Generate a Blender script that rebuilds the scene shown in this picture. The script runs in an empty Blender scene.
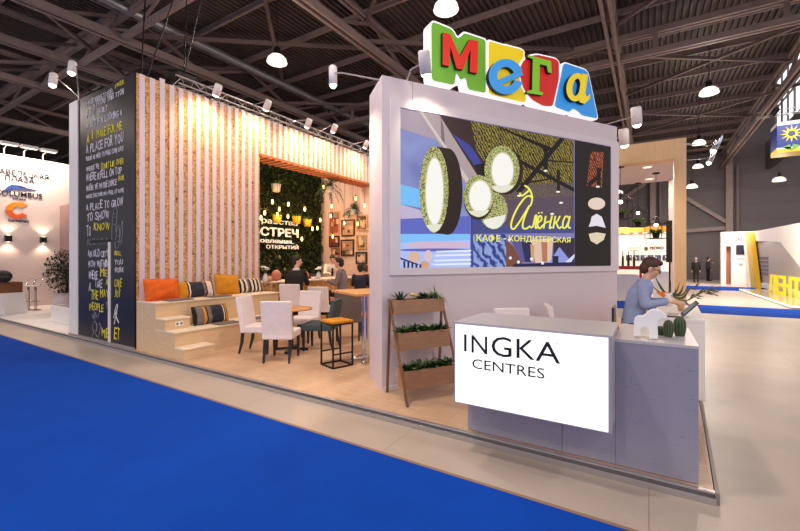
import bpy, bmesh, math, random
from mathutils import Vector, Matrix, Quaternion
random.seed(7)
PI = math.pi
SC = bpy.context.scene
COL = SC.collection
# ------------------------------------------------------------------ camera model (18 mm lens, eye height 1.70 m)
FPX, CXP, HYP, EYE, TH = 400.0, 400.0, 259.0, 1.70, math.radians(31.9)
CT, ST = math.cos(TH), math.sin(TH)
def ray(px, py):
    a = (px - CXP) / FPX; b = -(py - HYP) / FPX
    return Vector((CT*a - ST, ST*a + CT, b))
CAM = Vector((0, 0, EYE))
def onx(px, py, x): d = ray(px, py); return CAM + d*(x/d.x)
def ony(px, py, y): d = ray(px, py); return CAM + d*(y/d.y)
def onz(px, py, z): d = ray(px, py); return CAM + d*((z-EYE)/d.z)
def ond(px, py, t): return CAM + ray(px, py)*t          # at depth t along the view axis
class Frame:
    """a plane standing in the place: origin, horizontal direction u, up v, outward normal n"""
    def __init__(s, O, u, n): s.O = Vector(O); s.u = Vector(u).normalized(); s.v = Vector((0,0,1)); s.n = Vector(n).normalized()
    def pt(s, u, v, w=0): return s.O + s.u*u + s.v*v + s.n*w
    def unp(s, px, py, w=0):
        d = ray(px, py); o = s.O + s.n*w
        t = (o - CAM).dot(s.n) / d.dot(s.n); p = CAM + d*t - s.O
        return (p.dot(s.u), p.z)
# ------------------------------------------------------------------ materials
def lin(c):
    out = []
    for k in c[:3]:
        k = k/255.0
        out.append(k/12.92 if k <= 0.04045 else ((k+0.055)/1.055)**2.4)
    return (*out, 1.0)
MATS = {}
def mat(name, rgb, rough=0.6, metal=0.0, var=0.0, scale=8.0, bump=0.0, spec=0.5, emit=0.0, coat=0.0):
    if name in MATS: return MATS[name]
    m = bpy.data.materials.new(name); m.use_nodes = True; MATS[name] = m
    nt = m.node_tree; b = nt.nodes['Principled BSDF']
    c = lin(rgb)
    b.inputs['Base Color'].default_value = c
    b.inputs['Roughness'].default_value = rough
    b.inputs['Metallic'].default_value = metal
    b.inputs['Specular IOR Level'].default_value = spec
    if coat: b.inputs['Coat Weight'].default_value = coat
    if emit:
        b.inputs['Emission Color'].default_value = c; b.inputs['Emission Strength'].default_value = emit
    if var or bump:
        tc = nt.nodes.new('ShaderNodeTexCoord'); n = nt.nodes.new('ShaderNodeTexNoise')
        n.inputs['Scale'].default_value = scale; n.inputs['Detail'].default_value = 4
        nt.links.new(tc.outputs['Object'], n.inputs['Vector'])
        if var:
            r = nt.nodes.new('ShaderNodeValToRGB')
            r.color_ramp.elements[0].position = 0.3; r.color_ramp.elements[1].position = 0.7
            r.color_ramp.elements[0].color = tuple(k*(1-var) for k in c[:3])+(1,)
            r.color_ramp.elements[1].color = tuple(min(1, k*(1+var)) for k in c[:3])+(1,)
            nt.links.new(n.outputs['Fac'], r.inputs['Fac']); nt.links.new(r.outputs['Color'], b.inputs['Base Color'])
        if bump:
            bp = nt.nodes.new('ShaderNodeBump'); bp.inputs['Strength'].default_value = bump; bp.inputs['Distance'].default_value = 0.02
            nt.links.new(n.outputs['Fac'], bp.inputs['Height']); nt.links.new(bp.outputs['Normal'], b.inputs['Normal'])
    return m
def glow(name, rgb, k):
    if name in MATS: return MATS[name]
    m = bpy.data.materials.new(name); m.use_nodes = True; MATS[name] = m
    nt = m.node_tree; b = nt.nodes['Principled BSDF']
    b.inputs['Base Color'].default_value = (0.02,0.02,0.02,1); b.inputs['Roughness'].default_value = 0.5; b.inputs['Specular IOR Level'].default_value = 0.1
    b.inputs['Emission Color'].default_value = lin(rgb); b.inputs['Emission Strength'].default_value = k
    return m
def nodes(m): return m.node_tree, m.node_tree.nodes['Principled BSDF']
def osb():
    m = mat('osb', (205,160,95), 0.75); nt, b = nodes(m)
    tc = nt.nodes.new('ShaderNodeTexCoord'); mp = nt.nodes.new('ShaderNodeMapping'); mp.inputs['Scale'].default_value = (1,1,1)
    mp.inputs['Rotation'].default_value = (0.6,0.5,0.4)
    v = nt.nodes.new('ShaderNodeTexVoronoi'); v.inputs['Scale'].default_value = 40; v.distance = 'MINKOWSKI'; v.inputs['Exponent'].default_value = 0.6
    n = nt.nodes.new('ShaderNodeTexNoise'); n.inputs['Scale'].default_value = 14; n.inputs['Detail'].default_value = 6
    r = nt.nodes.new('ShaderNodeValToRGB'); e = r.color_ramp.elements
    e[0].position = 0.0; e[0].color = lin((150,98,46)); e[1].position = 1.0; e[1].color = lin((236,198,134))
    x = e.new(0.25); x.color = lin((192,140,76)); x = e.new(0.6); x.color = lin((214,164,98))
    r2 = nt.nodes.new('ShaderNodeValToRGB'); r2.color_ramp.elements[0].position = 0.30; r2.color_ramp.elements[1].position = 0.40
    r2.color_ramp.elements[0].color = lin((120,74,34)); r2.color_ramp.elements[1].color = (1,1,1,1)
    mx = nt.nodes.new('ShaderNodeMix'); mx.data_type = 'RGBA'; mx.blend_type = 'MULTIPLY'; mx.inputs['Factor'].default_value = 0.9
    nt.links.new(tc.outputs['Object'], mp.inputs['Vector']); nt.links.new(mp.outputs['Vector'], v.inputs['Vector']); nt.links.new(mp.outputs['Vector'], n.inputs['Vector'])
    sp = nt.nodes.new('ShaderNodeSeparateColor'); nt.links.new(v.outputs['Color'], sp.inputs['Color'])
    nt.links.new(sp.outputs['Red'], r.inputs['Fac']); nt.links.new(n.outputs['Fac'], r2.inputs['Fac'])
    nt.links.new(r.outputs['Color'], mx.inputs['A']); nt.links.new(r2.outputs['Color'], mx.inputs['B'])
    nt.links.new(mx.outputs['Result'], b.inputs['Base Color'])
    return m
def planks(name, c1, c2, c3, w=0.19, l=1.3, rough=0.4, rot=0.0):
    m = mat(name, c1, rough); nt, b = nodes(m)
    tc = nt.nodes.new('ShaderNodeTexCoord'); mp = nt.nodes.new('ShaderNodeMapping'); mp.inputs['Rotation'].default_value = (0,0,rot)
    br = nt.nodes.new('ShaderNodeTexBrick'); br.offset = 0.37
    br.inputs['Scale'].default_value = 1.0; br.inputs['Brick Width'].default_value = l; br.inputs['Row Height'].default_value = w
    br.inputs['Mortar Size'].default_value = 0.0018; br.inputs['Color1'].default_value = lin(c1); br.inputs['Color2'].default_value = lin(c2); br.inputs['Mortar'].default_value = lin(c3)
    n = nt.nodes.new('ShaderNodeTexNoise'); n.inputs['Scale'].default_value = 4; n.inputs['Detail'].default_value = 8
    mp2 = nt.nodes.new('ShaderNodeMapping'); mp2.inputs['Scale'].default_value = (1,9,1); mp2.inputs['Rotation'].default_value = (0,0,rot)
    mx = nt.nodes.new('ShaderNodeMix'); mx.data_type = 'RGBA'; mx.blend_type = 'OVERLAY'; mx.inputs['Factor'].default_value = 0.45
    for a, c in ((tc.outputs['Object'], mp.inputs['Vector']), (mp.outputs['Vector'], br.inputs['Vector']), (tc.outputs['Object'], mp2.inputs['Vector']),
                 (mp2.outputs['Vector'], n.inputs['Vector']), (br.outputs['Color'], mx.inputs['A']), (n.outputs['Color'], mx.inputs['B']), (mx.outputs['Result'], b.inputs['Base Color'])):
        nt.links.new(a, c)
    h = nt.nodes.new('ShaderNodeHueSaturation'); h.inputs['Saturation'].default_value = 0.0
    nt.links.new(n.outputs['Color'], h.inputs['Color']); nt.links.new(h.outputs['Color'], mx.inputs['B'])
    return m
def wood(name, rgb, rough=0.45, sx=(1,1,14), amt=0.16):
    m = mat(name, rgb, rough); nt, b = nodes(m); c = lin(rgb)
    tc = nt.nodes.new('ShaderNodeTexCoord'); mp = nt.nodes.new('ShaderNodeMapping'); mp.inputs['Scale'].default_value = sx
    n = nt.nodes.new('ShaderNodeTexNoise'); n.inputs['Scale'].default_value = 3; n.inputs['Detail'].default_value = 7
    r = nt.nodes.new('ShaderNodeValToRGB'); r.color_ramp.elements[0].position = 0.3; r.color_ramp.elements[1].position = 0.72
    r.color_ramp.elements[0].color = tuple(k*(1-amt) for k in c[:3])+(1,); r.color_ramp.elements[1].color = tuple(min(1,k*(1+amt)) for k in c[:3])+(1,)
    nt.links.new(tc.outputs['Object'], mp.inputs['Vector']); nt.links.new(mp.outputs['Vector'], n.inputs['Vector'])
    nt.links.new(n.outputs['Fac'], r.inputs['Fac']); nt.links.new(r.outputs['Color'], b.inputs['Base Color'])
    return m
def flecked(name, base, fleck, sx, thr=(0.60,0.68), scale=9, rough=0.5, cloud=0.08, seams=None):
    m = mat(name, base, rough); nt, b = nodes(m); c = lin(base)
    tc = nt.nodes.new('ShaderNodeTexCoord'); mp = nt.nodes.new('ShaderNodeMapping'); mp.inputs['Scale'].default_value = sx
    n = nt.nodes.new('ShaderNodeTexNoise'); n.inputs['Scale'].default_value = scale; n.inputs['Detail'].default_value = 5; n.inputs['Roughness'].default_value = 0.65
    r = nt.nodes.new('ShaderNodeValToRGB'); r.color_ramp.elements[0].position = thr[0]; r.color_ramp.elements[1].position = thr[1]
    r.color_ramp.elements[0].color = (0,0,0,1); r.color_ramp.elements[1].color = (1,1,1,1)
    n2 = nt.nodes.new('ShaderNodeTexNoise'); n2.inputs['Scale'].default_value = 1.3; n2.inputs['Detail'].default_value = 5
    r2 = nt.nodes.new('ShaderNodeValToRGB'); r2.color_ramp.elements[0].position = 0.3; r2.color_ramp.elements[1].position = 0.7
    r2.color_ramp.elements[0].color = tuple(k*(1-cloud) for k in c[:3])+(1,); r2.color_ramp.elements[1].color = tuple(k*(1+cloud) for k in c[:3])+(1,)
    mx = nt.nodes.new('ShaderNodeMix'); mx.data_type = 'RGBA'; mx.inputs['B'].default_value = lin(fleck)
    for a, d in ((tc.outputs['Object'], mp.inputs['Vector']), (mp.outputs['Vector'], n.inputs['Vector']), (n.outputs['Fac'], r.inputs['Fac']),
                 (tc.outputs['Object'], n2.inputs['Vector']), (n2.outputs['Fac'], r2.inputs['Fac']), (r2.outputs['Color'], mx.inputs['A']), (r.outputs['Color'], mx.inputs['Factor'])):
        nt.links.new(a, d)
    last = mx.outputs['Result']
    if seams:
        br = nt.nodes.new('ShaderNodeTexBrick'); br.offset = 0; br.inputs['Scale'].default_value = 1
        br.inputs['Brick Width'].default_value = seams[0]; br.inputs['Row Height'].default_value = seams[1]; br.inputs['Mortar Size'].default_value = seams[2]
        br.inputs['Color1'].default_value = (1,1,1,1); br.inputs['Color2'].default_value = (1,1,1,1); br.inputs['Mortar'].default_value = (0.55,0.52,0.5,1)
        mx2 = nt.nodes.new('ShaderNodeMix'); mx2.data_type = 'RGBA'; mx2.blend_type = 'MULTIPLY'; mx2.inputs['Factor'].default_value = 1
        nt.links.new(tc.outputs['Object'], br.inputs['Vector']); nt.links.new(last, mx2.inputs['A']); nt.links.new(br.outputs['Color'], mx2.inputs['B']); last = mx2.outputs['Result']
    nt.links.new(last, b.inputs['Base Color'])
    return m
# ------------------------------------------------------------------ mesh gathering
class G:
    def __init__(s): s.v = []; s.f = []; s.mi = []; s.sm = []
    def add(s, vs, fs, mi=0, sm=False):
        k = len(s.v); s.v += [tuple(p) for p in vs]
        for f in fs: s.f.append(tuple(i+k for i in f)); s.mi.append(mi); s.sm.append(sm)
        return s
    def box(s, x0, x1, y0, y1, z0, z1, mi=0, M=None):
        vs = [Vector((x,y,z)) for z in (z0,z1) for y in (y0,y1) for x in (x0,x1)]
        if M: vs = [M @ p for p in vs]
        return s.add(vs, [(0,2,3,1),(4,5,7,6),(0,1,5,4),(2,6,7,3),(0,4,6,2),(1,3,7,5)], mi)
    def beam(s, p, q, w, h=None, mi=0, up=(0,0,1)):
        p = Vector(p); q = Vector(q); h = h or w; d = (q-p).normalized(); up = Vector(up)
        if abs(d.dot(up)) > 0.98: up = Vector((1,0,0))
        a = d.cross(up).normalized()*(w/2); b = a.cross(d).normalized()*(h/2)
        vs = [p-a-b, p+a-b, p+a+b, p-a+b, q-a-b, q+a-b, q+a+b, q-a+b]
        return s.add(vs, [(0,3,2,1),(4,5,6,7),(0,1,5,4),(1,2,6,5),(2,3,7,6),(3,0,4,7)], mi)
    def cone(s, p, q, r1, r2, n=12, mi=0, sm=True, cap=True):
        p = Vector(p); q = Vector(q); d = (q-p).normalized()
        up = Vector((0,0,1)) if abs(d.z) < 0.95 else Vector((1,0,0))
        a = d.cross(up).normalized(); b = a.cross(d)
        vs = [c + (a*math.cos(t)+b*math.sin(t))*r for c, r in ((p,r1),(q,r2)) for t in (2*PI*i/n for i in range(n))]
        s.add(vs, [(i, n+i, n+(i+1)%n, (i+1)%n) for i in range(n)], mi, sm)
        if cap: s.add(vs, [tuple(range(n)), tuple(range(2*n-1, n-1, -1))], mi, False)
        return s
    def capsule(s, p, q, r1, r2, n=14, mi=0):
        s.cone(p, q, r1, r2, n, mi); s.ell(p, (r1,)*3, mi=mi, n=n, m=8); s.ell(q, (r2,)*3, mi=mi, n=n, m=8); return s
    def tube(s, pts, r, n=8, mi=0, sm=True):
        pts = [Vector(p) for p in pts]; rr = r if isinstance(r, (list,tuple)) else [r]*len(pts)
        k0 = []; prev = None; vs = []
        for i, p in enumerate(pts):
            d = (pts[min(i+1,len(pts)-1)] - pts[max(i-1,0)]).normalized()
            if prev is None: up = Vector((0,0,1)) if abs(d.z) < 0.9 else Vector((1,0,0)); a = d.cross(up).normalized()
            else: a = (prev - d*prev.dot(d)).normalized()
            prev = a; b = d.cross(a)
            vs += [p + (a*math.cos(2*PI*j/n) + b*math.sin(2*PI*j/n))*rr[i] for j in range(n)]
        fs = [(i*n+j, i*n+(j+1)%n, (i+1)*n+(j+1)%n, (i+1)*n+j) for i in range(len(pts)-1) for j in range(n)]
        s.add(vs, fs, mi, sm); s.add(vs, [tuple(range(n-1,-1,-1)), tuple(range((len(pts)-1)*n, len(pts)*n))], mi); return s
    def lathe(s, prof, c=(0,0,0), n=20, mi=0, sm=True, M=None):
        c = Vector(c); vs = []
        for r, z in prof: vs += [Vector((r*math.cos(2*PI*j/n), r*math.sin(2*PI*j/n), z)) for j in range(n)]
        vs = [(M @ p if M else p) + c for p in vs]
        fs = [(i*n+j, i*n+(j+1)%n, (i+1)*n+(j+1)%n, (i+1)*n+j) for i in range(len(prof)-1) for j in range(n)]
        return s.add(vs, fs, mi, sm)
    def ell(s, c, r, mi=0, n=16, m=10, M=None, sm=True):
        c = Vector(c); vs = []
        for i in range(m+1):
            ph = PI*i/m
            for j in range(n):
                p = Vector((r[0]*math.sin(ph)*math.cos(2*PI*j/n), r[1]*math.sin(ph)*math.sin(2*PI*j/n), -r[2]*math.cos(ph)))
                vs.append(c + (M @ p if M else p))
        return s.add(vs, [(i*n+j, i*n+(j+1)%n, (i+1)*n+(j+1)%n, (i+1)*n+j) for i in range(m) for j in range(n)], mi, sm)
    def loft(s, rings, mi=0, sm=True, n=20):
        """rings: (centre, rx, ry) ellipses in the horizontal plane"""
        vs = []
        for c, rx, ry in rings: vs += [Vector(c) + Vector((rx*math.cos(2*PI*j/n), ry*math.sin(2*PI*j/n), 0)) for j in range(n)]
        fs = [(i*n+j, i*n+(j+1)%n, (i+1)*n+(j+1)%n, (i+1)*n+j) for i in range(len(rings)-1) for j in range(n)]
        s.add(vs, fs, mi, sm); s.add(vs, [tuple(range(n-1,-1,-1)), tuple(range((len(rings)-1)*n, len(rings)*n))], mi); return s
    def prism(s, poly, fr, w0, w1, mi=0, side=None, front=None):
        """poly in (u, v) of a Frame, from depth w0 to w1"""
        n = len(poly); A = sum(poly[i][0]*poly[(i+1)%n][1]-poly[(i+1)%n][0]*poly[i][1] for i in range(n))
        if (A < 0): poly = poly[::-1]
        flip = fr.u.cross(fr.v).dot(fr.n) < 0
        vs = [fr.pt(u,v,w0) for u,v in poly] + [fr.pt(u,v,w1) for u,v in poly]
        F = [tuple(range(n,2*n))]; B = [tuple(range(n-1,-1,-1))]; S = [(i,(i+1)%n,n+(i+1)%n,n+i) for i in range(n)]
        if flip: F = [f[::-1] for f in F]; B = [f[::-1] for f in B]; S = [f[::-1] for f in S]
        s.add(vs, F, mi if front is None else front); k = len(s.v)-2*n
        for f in B: s.f.append(tuple(i+k for i in f)); s.mi.append(mi); s.sm.append(False)
        for f in S: s.f.append(tuple(i+k for i in f)); s.mi.append(mi if side is None else side); s.sm.append(False)
        return s
    def build(s, name, mats, parent=None, loc=None, bevel=0.0, seg=2, subsurf=0):
        me = bpy.data.meshes.new(name); me.from_pydata(s.v, [], s.f)
        if not isinstance(mats, (list,tuple)): mats = [mats]
        for m in mats: me.materials.append(m)
        me.polygons.foreach_set('material_index', s.mi); me.polygons.foreach_set('use_smooth', s.sm); me.update()
        o = bpy.data.objects.new(name, me); COL.objects.link(o)
        if parent is not None: o.parent = parent
        if loc is not None: o.location = loc
        if bevel:
            b = o.modifiers.new('bevel', 'BEVEL'); b.width = bevel; b.segments = seg; b.limit_method = 'ANGLE'; b.angle_limit = math.radians(40)
        if subsurf:
            b = o.modifiers.new('sub', 'SUBSURF'); b.levels = subsurf; b.render_levels = subsurf
        return o
def tag(o, label=None, cat=None, group=None, kind=None):
    if label: o['label'] = label
    if cat: o['category'] = cat
    if group: o['group'] = group
    if kind: o['kind'] = kind
    return o
def thing(name, label, cat, loc=(0,0,0), rz=0.0, group=None):
    o = bpy.data.objects.new(name, None); COL.objects.link(o); o.location = loc; o.rotation_euler = (0,0,rz); o.empty_display_size = 0.1
    return tag(o, label, cat, group)
def kids(o): return [c for c in COL.objects if c.parent is o]
def dup(o, loc=None, rz=None, label=None, group=None, parent=None):
    c = o.copy(); COL.objects.link(c)
    if parent is not None: c.parent = parent
    if loc is not None: c.location = loc
    if rz is not None: c.rotation_euler = (c.rotation_euler.x, c.rotation_euler.y, rz)
    if label: c['label'] = label
    if group: c['group'] = group
    for k in kids(o): dup(k, parent=c)
    return c
def struct(name, g, mats, parent=None, **k):
    o = g.build(name, mats, parent, **k); o['kind'] = 'structure'; return o
def text_poly(body, bold=0.0, shear=0.0, res=3, extr=0.0):
    cu = bpy.data.curves.new('txt', 'FONT'); cu.body = body; cu.offset = bold; cu.shear = shear; cu.resolution_u = res; cu.extrude = extr
    o = bpy.data.objects.new('txt', cu); COL.objects.link(o)
    dg = bpy.context.evaluated_depsgraph_get(); me = bpy.data.meshes.new_from_object(o.evaluated_get(dg))
    V = [tuple(v.co) for v in me.vertices]; Fc = [tuple(p.vertices) for p in me.polygons]
    bpy.data.objects.remove(o); bpy.data.curves.remove(cu); bpy.data.meshes.remove(me)
    return V, Fc
def letter(body, fr, u0, u1, v0, v1, w, mats, name, parent, depth=0.004, bold=0.0, shear=0.0, flipu=False, jitter=0, slope=0.0):
    """lettering with thickness, fitted to a rectangle of a Frame"""
    V, Fc = text_poly(body, bold, shear, extr=0.5)
    xs = [p[0] for p in V]; ys = [p[1] for p in V]; x0, x1, y0, y1 = min(xs), max(xs), min(ys), max(ys)
    g = G(); vs = []
    for p in V:
        a = (p[0]-x0)/(x1-x0); b = (p[1]-y0)/(y1-y0)
        u = u1 + (u0-u1)*a if flipu else u0 + (u1-u0)*a
        v = v0 + (v1-v0)*b + slope*a
        if jitter: v += jitter*math.sin(a*37.0+len(body)); 
        vs.append(fr.pt(u, v, w + (depth if p[2] > 0 else 0)))
    if fr.u.cross(fr.v).dot(fr.n)*(-1 if flipu else 1) < 0: Fc = [f[::-1] for f in Fc]
    g.add(vs, Fc)
    return g.build(name, mats, parent)
def light(kind, name, loc, power, rgb=(255,244,230), size=0.1, parent=None, target=None, spot=1.2, blend=0.5):
    L = bpy.data.lights.new(name, kind); L.energy = power; L.color = lin(rgb)[:3]
    if kind == 'AREA': L.shape = 'DISK'; L.size = size
    else: L.shadow_soft_size = size
    if kind == 'SPOT': L.spot_size = spot; L.spot_blend = blend
    o = bpy.data.objects.new(name, L); COL.objects.link(o); o.location = loc; o['kind'] = 'helper'
    if target is not None: o.rotation_euler = (Vector(target)-Vector(loc)).to_track_quat('-Z','Y').to_euler()
    if parent is not None: o.parent = parent
    return o
def rotz(a): return Matrix.Rotation(a, 4, 'Z')
def catmull(pts, k=6):
    pts = [Vector(p) for p in pts]; out = []
    P = [pts[0]*2-pts[1]] + pts + [pts[-1]*2-pts[-2]]
    for i in range(1, len(P)-2):
        for j in range(k):
            t = j/k; a, b, c, d = P[i-1], P[i], P[i+1], P[i+2]
            out.append(0.5*((2*b) + (c-a)*t + (2*a-5*b+4*c-d)*t*t + (3*b-a-3*c+d)*t**3))
    out.append(pts[-1]); return out
# ================================================================== shared materials
M_OSB = osb()
M_WOODFLOOR = planks('laminate floor', (208,172,142), (198,162,134), (172,138,112), 0.19, 1.3, 0.38, rot=PI/2)
M_HALLFLOOR = flecked('hall linoleum', (186,170,158), (132,114,104), (3,9,1), (0.63,0.74), 4, 0.36, 0.10, seams=(2.0,30.0,0.003))
M_CARPET = mat('blue carpet', (12,68,172), 0.95, var=0.06, scale=2.5, spec=0.1)
M_MAUVE = mat('mauve lit panel', (222,208,214), 0.55, var=0.02, scale=1.5)  # mauve cast of the mixed lamps put into the paint colour
M_WHITE = mat('white paint', (238,232,230), 0.5)
M_SLAT = mat('mauve lit slat', (222,206,218), 0.5)  # white slats, their mauve lighting is put into the colour
M_BLACK = mat('black board', (24,22,28), 0.35, var=0.15, scale=2)
M_DARK = mat('dark steel', (28,26,26), 0.45, 0.3)
M_ALU = mat('aluminium', (190,186,188), 0.35, 0.8)
M_CHROME = mat('chrome', (215,215,218), 0.12, 1.0)
M_STEEL = mat('roof steel', (134,117,113), 0.55, var=0.10, scale=3)
M_STEELD = mat('roof steel dark', (108,92,90), 0.6)
M_DECK = mat('roof deck', (76,66,63), 0.6, var=0.12, scale=1)
M_HALLWALL = mat('hall cladding', (96,88,90), 0.6, var=0.05, scale=0.7)
M_BIRCH = wood('birch plywood', (222,190,150), 0.5, (2,2,16), 0.08)
M_BIRCHTOP = wood('birch tread', (238,220,196), 0.5, (2,2,10), 0.05)
M_BEIGE = wood('beige veneer', (214,178,134), 0.5, (6,6,1), 0.06)
M_OAK = wood('light oak', (206,150,92), 0.45, (2,14,2), 0.12)
M_PLANTER = wood('planter plywood', (172,128,96), 0.5, (3,3,18), 0.12)
M_LEG = wood('brown leg wood', (128,88,58), 0.5, (8,8,2), 0.15)
M_LAMP = glow('lamp white', (255,246,222), 1.6)
M_HOT = glow('lamp hot', (255,240,215), 8.0)
M_BULB = glow('filament bulb', (255,196,110), 6.0)
M_WHITEGLOW = glow('lightbox face', (255,255,255), 1.15)
M_GLASS = mat('smoked glass', (60,60,66), 0.08, spec=0.8)
# ================================================================== hall shell
g = G(); g.box(-46, 30, -14, 41, -0.1, 0.0); struct('floor', g, M_HALLFLOOR)
g = G(); g.box(-46, 12, -12, 2.87, 0.0, 0.008); fc = struct('floor_carpet', g, M_CARPET)
g = G(); g.box(-46, 12, 2.87, 2.905, 0.0, 0.007); struct('edge_tape', g, mat('carpet tape', (150,118,92), 0.6), fc)
g = G(); g.box(-2.5, 24, 15.7, 18.4, 0.0, 0.010); struct('floor_carpet', g, M_CARPET)
g = G(); g.box(-2.5, 10, 27.6, 31.2, 0.0, 0.010); struct('floor_carpet', g, M_CARPET)
# walls of the hall
g = G(); g.box(-46, 30, 41, 41.3, 0, 16)
for k in range(9): g.box(-46, 30, 40.96, 41.0, 1.2+k*1.2, 1.23+k*1.2, 1)
struct('wall_hall_back', g, [M_HALLWALL, M_STEELD])
g = G(); g.box(-46.3, -46, -14, 41.3, 0, 14)
for k in range(9): g.box(-46, -45.96, -14, 41, 1.2+k*1.2, 1.23+k*1.2, 1)
struct('wall_hall_left', g, [M_HALLWALL, M_STEELD])
for px in (729, 653, 590, 300, 120):
    p = ony(px, 259, 40.5); g = G(); g.box(p.x-0.22, p.x+0.22, 40.3, 40.75, 0, 12); g.box(p.x+0.45, p.x+0.62, 40.5, 40.7, 0, 9, 1)
    struct('hall_column', g, [M_STEEL, M_STEELD])
p = ony(684, 197, 40.6); q = ony(728, 223, 40.6); g = G(); g.beam(p, q, 0.28, 0.28); struct('wall_brace', g, M_STEEL)
p = ony(650, 180, 40.6); q = ony(617, 203, 40.6); g = G(); g.beam(p, q, 0.28, 0.28); struct('wall_brace', g, M_STEEL)
p = ony(684, 231, 40.6); q = ony(728, 228, 40.6); g = G(); g.beam(p, q, 0.2, 0.3); struct('wall_rail', g, M_STEEL)
# corrugated roof deck, ribs running away from the camera's left front
DZ = 10.3
g = G(); pitch = 0.20; x = -46.0; k = 0; prof = []
while x < 4.95:
    prof += [(x, DZ), (x+pitch*0.38, DZ), (x+pitch*0.44, DZ+0.10), (x+pitch*0.94, DZ+0.10)]; x += pitch
vs = [(a, -14, z) for a, z in prof] + [(a, 41, z) for a, z in prof]; n = len(prof)
g.add(vs, [(i, n+i, n+i+1, i+1) for i in range(n-1)])
g.box(-46, 5.0, -14, 41, DZ+0.12, DZ+0.2)
struct('ceiling', g, M_DECK)
# raised roof monitor with glazing on the right
g = G(); g.box(5.0, 14, -14, 41, 14.2, 14.4); g.box(5.0, 5.1, -14, 41, DZ, 10.6); g.box(7.6, 7.9, -14, 41, 8.6, 10.6); struct('ceiling_monitor', g, M_DECK)
M_SKY = glow('daylight glass', (246,248,255), 1.5)
for k, y in enumerate((13.0, 19.5, 26.0, 32.5)):
    g = G(); g.box(7.7, 7.74, y, y+5.6, 10.6, 14.2)
    for j in range(5): g.box(7.6, 7.7, y+j*1.4-0.05, y+j*1.4+0.05, 10.6, 14.2, 1)
    g.box(7.6, 7.7, y, y+5.6, 12.3, 12.4, 1)
    struct('window_%d' % (k+1), g, [M_SKY, M_STEELD])
# purlins along x, main trusses along y
for k in range(17):
    y = 1.9 + 2.3*k
    g = G(); g.box(-46, 5.0, y-0.05, y+0.05, 10.09, 10.11); g.box(-46, 5.0, y-0.012, y+0.012, 10.11, 10.27); g.box(-46, 5.0, y-0.05, y+0.05, 10.27, 10.29)
    struct('roof_purlin', g, M_STEEL)
for i, x in enumerate((-28.8, -21.9, -18.2, -14.9, -8.25, -1.05, 4.9)):
    g = G(); zb = 9.0
    for dx in (-0.11, 0.11): g.box(x+dx-0.05, x+dx+0.05, -12, 41, zb-0.12, zb+0.12)
    for dx in (-0.09, 0.09): g.box(x+dx-0.04, x+dx+0.04, -12, 41, 9.9, 10.02)
    y = -11.5; up = 0
    while y < 40:
        g.beam((x, y, zb if up else 9.95), (x, y+2.3, 9.95 if up else zb), 0.10, 0.10, 1); y += 2.3; up = 1-up
    struct('roof_truss', g, [M_STEEL, M_STEELD])
g = G()
for z in (9.0, 9.73):
    for dy in (-0.1, 0.1): g.box(-46, 7.6, 16.75+dy-0.06, 16.75+dy+0.06, z-0.10, z+0.10)
for k in range(16): g.box(-44+k*3.4-0.07, -44+k*3.4+0.07, 16.7, 16.8, 9.0, 9.73)
struct('roof_truss', g, M_STEEL)
g = G()
for z in (9.0, 9.7): g.box(-46, 8.2, 6.3, 6.46, z-0.08, z+0.08)
for k in range(26): g.beam((-44+k*2.0, 6.38, 9.0 if k%2 else 9.7), (-42+k*2.0, 6.38, 9.7 if k%2 else 9.0), 0.07, 0.07)
struct('roof_truss', g, M_STEEL)
# wind bracing between the trusses, each run one member
br = [((-8.25,4.2,9.2),(-1.05,11.1,9.9)), ((-1.05,4.2,9.2),(-8.25,11.1,9.9)), ((-14.9,6.5,9.2),(-8.25,13.4,9.9)), ((-8.25,6.5,9.2),(-14.9,13.4,9.9)),
      ((-1.05,16.7,9.2),(5.5,23,9.9)), ((5.5,16.7,9.2),(-1.05,23,9.9)), ((-1.05,23.6,9.2),(5.5,30.5,9.9)), ((5.5,23.6,9.2),(-1.05,30.5,9.9)),
      ((-21.9,4.2,9.2),(-14.9,11.1,9.9)), ((-14.9,4.2,9.0),(-21.9,11.1,9.9)), ((-8.25,11.1,9.2),(-1.05,18,9.9)), ((-14.9,13.4,9.2),(-8.25,20.3,9.9)), ((-1.05,9,9.2),(5.5,16,9.9)), ((5.5,9,9.2),(-1.05,16,9.9))]
for p, q in br:
    g = G(); g.beam(p, q, 0.11, 0.11); struct('roof_brace', g, M_STEELD)
for p, q in [((4.9,13,9.0),(7.6,13,10.6)), ((4.9,20,9.0),(7.6,20,13.5)), ((4.9,26,9.0),(7.6,26,13.5)), ((4.9,32,9.0),(7.6,32,13.5)), ((4.9,14,13.4),(7.6,23,9.2))]:
    g = G(); g.beam(p, q, 0.16, 0.16); struct('roof_brace', g, M_STEEL)
g = G(); g.tube([(-14.3,-10,9.75), (-14.3,15,9.75), (-14.3,40,9.75)], 0.16, 14); tag(g.build('ventilation_duct', mat('galvanised duct', (150,152,160), 0.4, 0.6)), 'round galvanised ventilation duct under the roof at upper left', 'duct')
g = G(); g.tube([(-8.9,-8,9.5), (-8.9,40,9.5)], 0.05, 8); tag(g.build('conduit_pipe', M_STEEL), 'thin grey conduit pipe running along the roof truss over the slatted wall', 'pipe')
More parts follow.
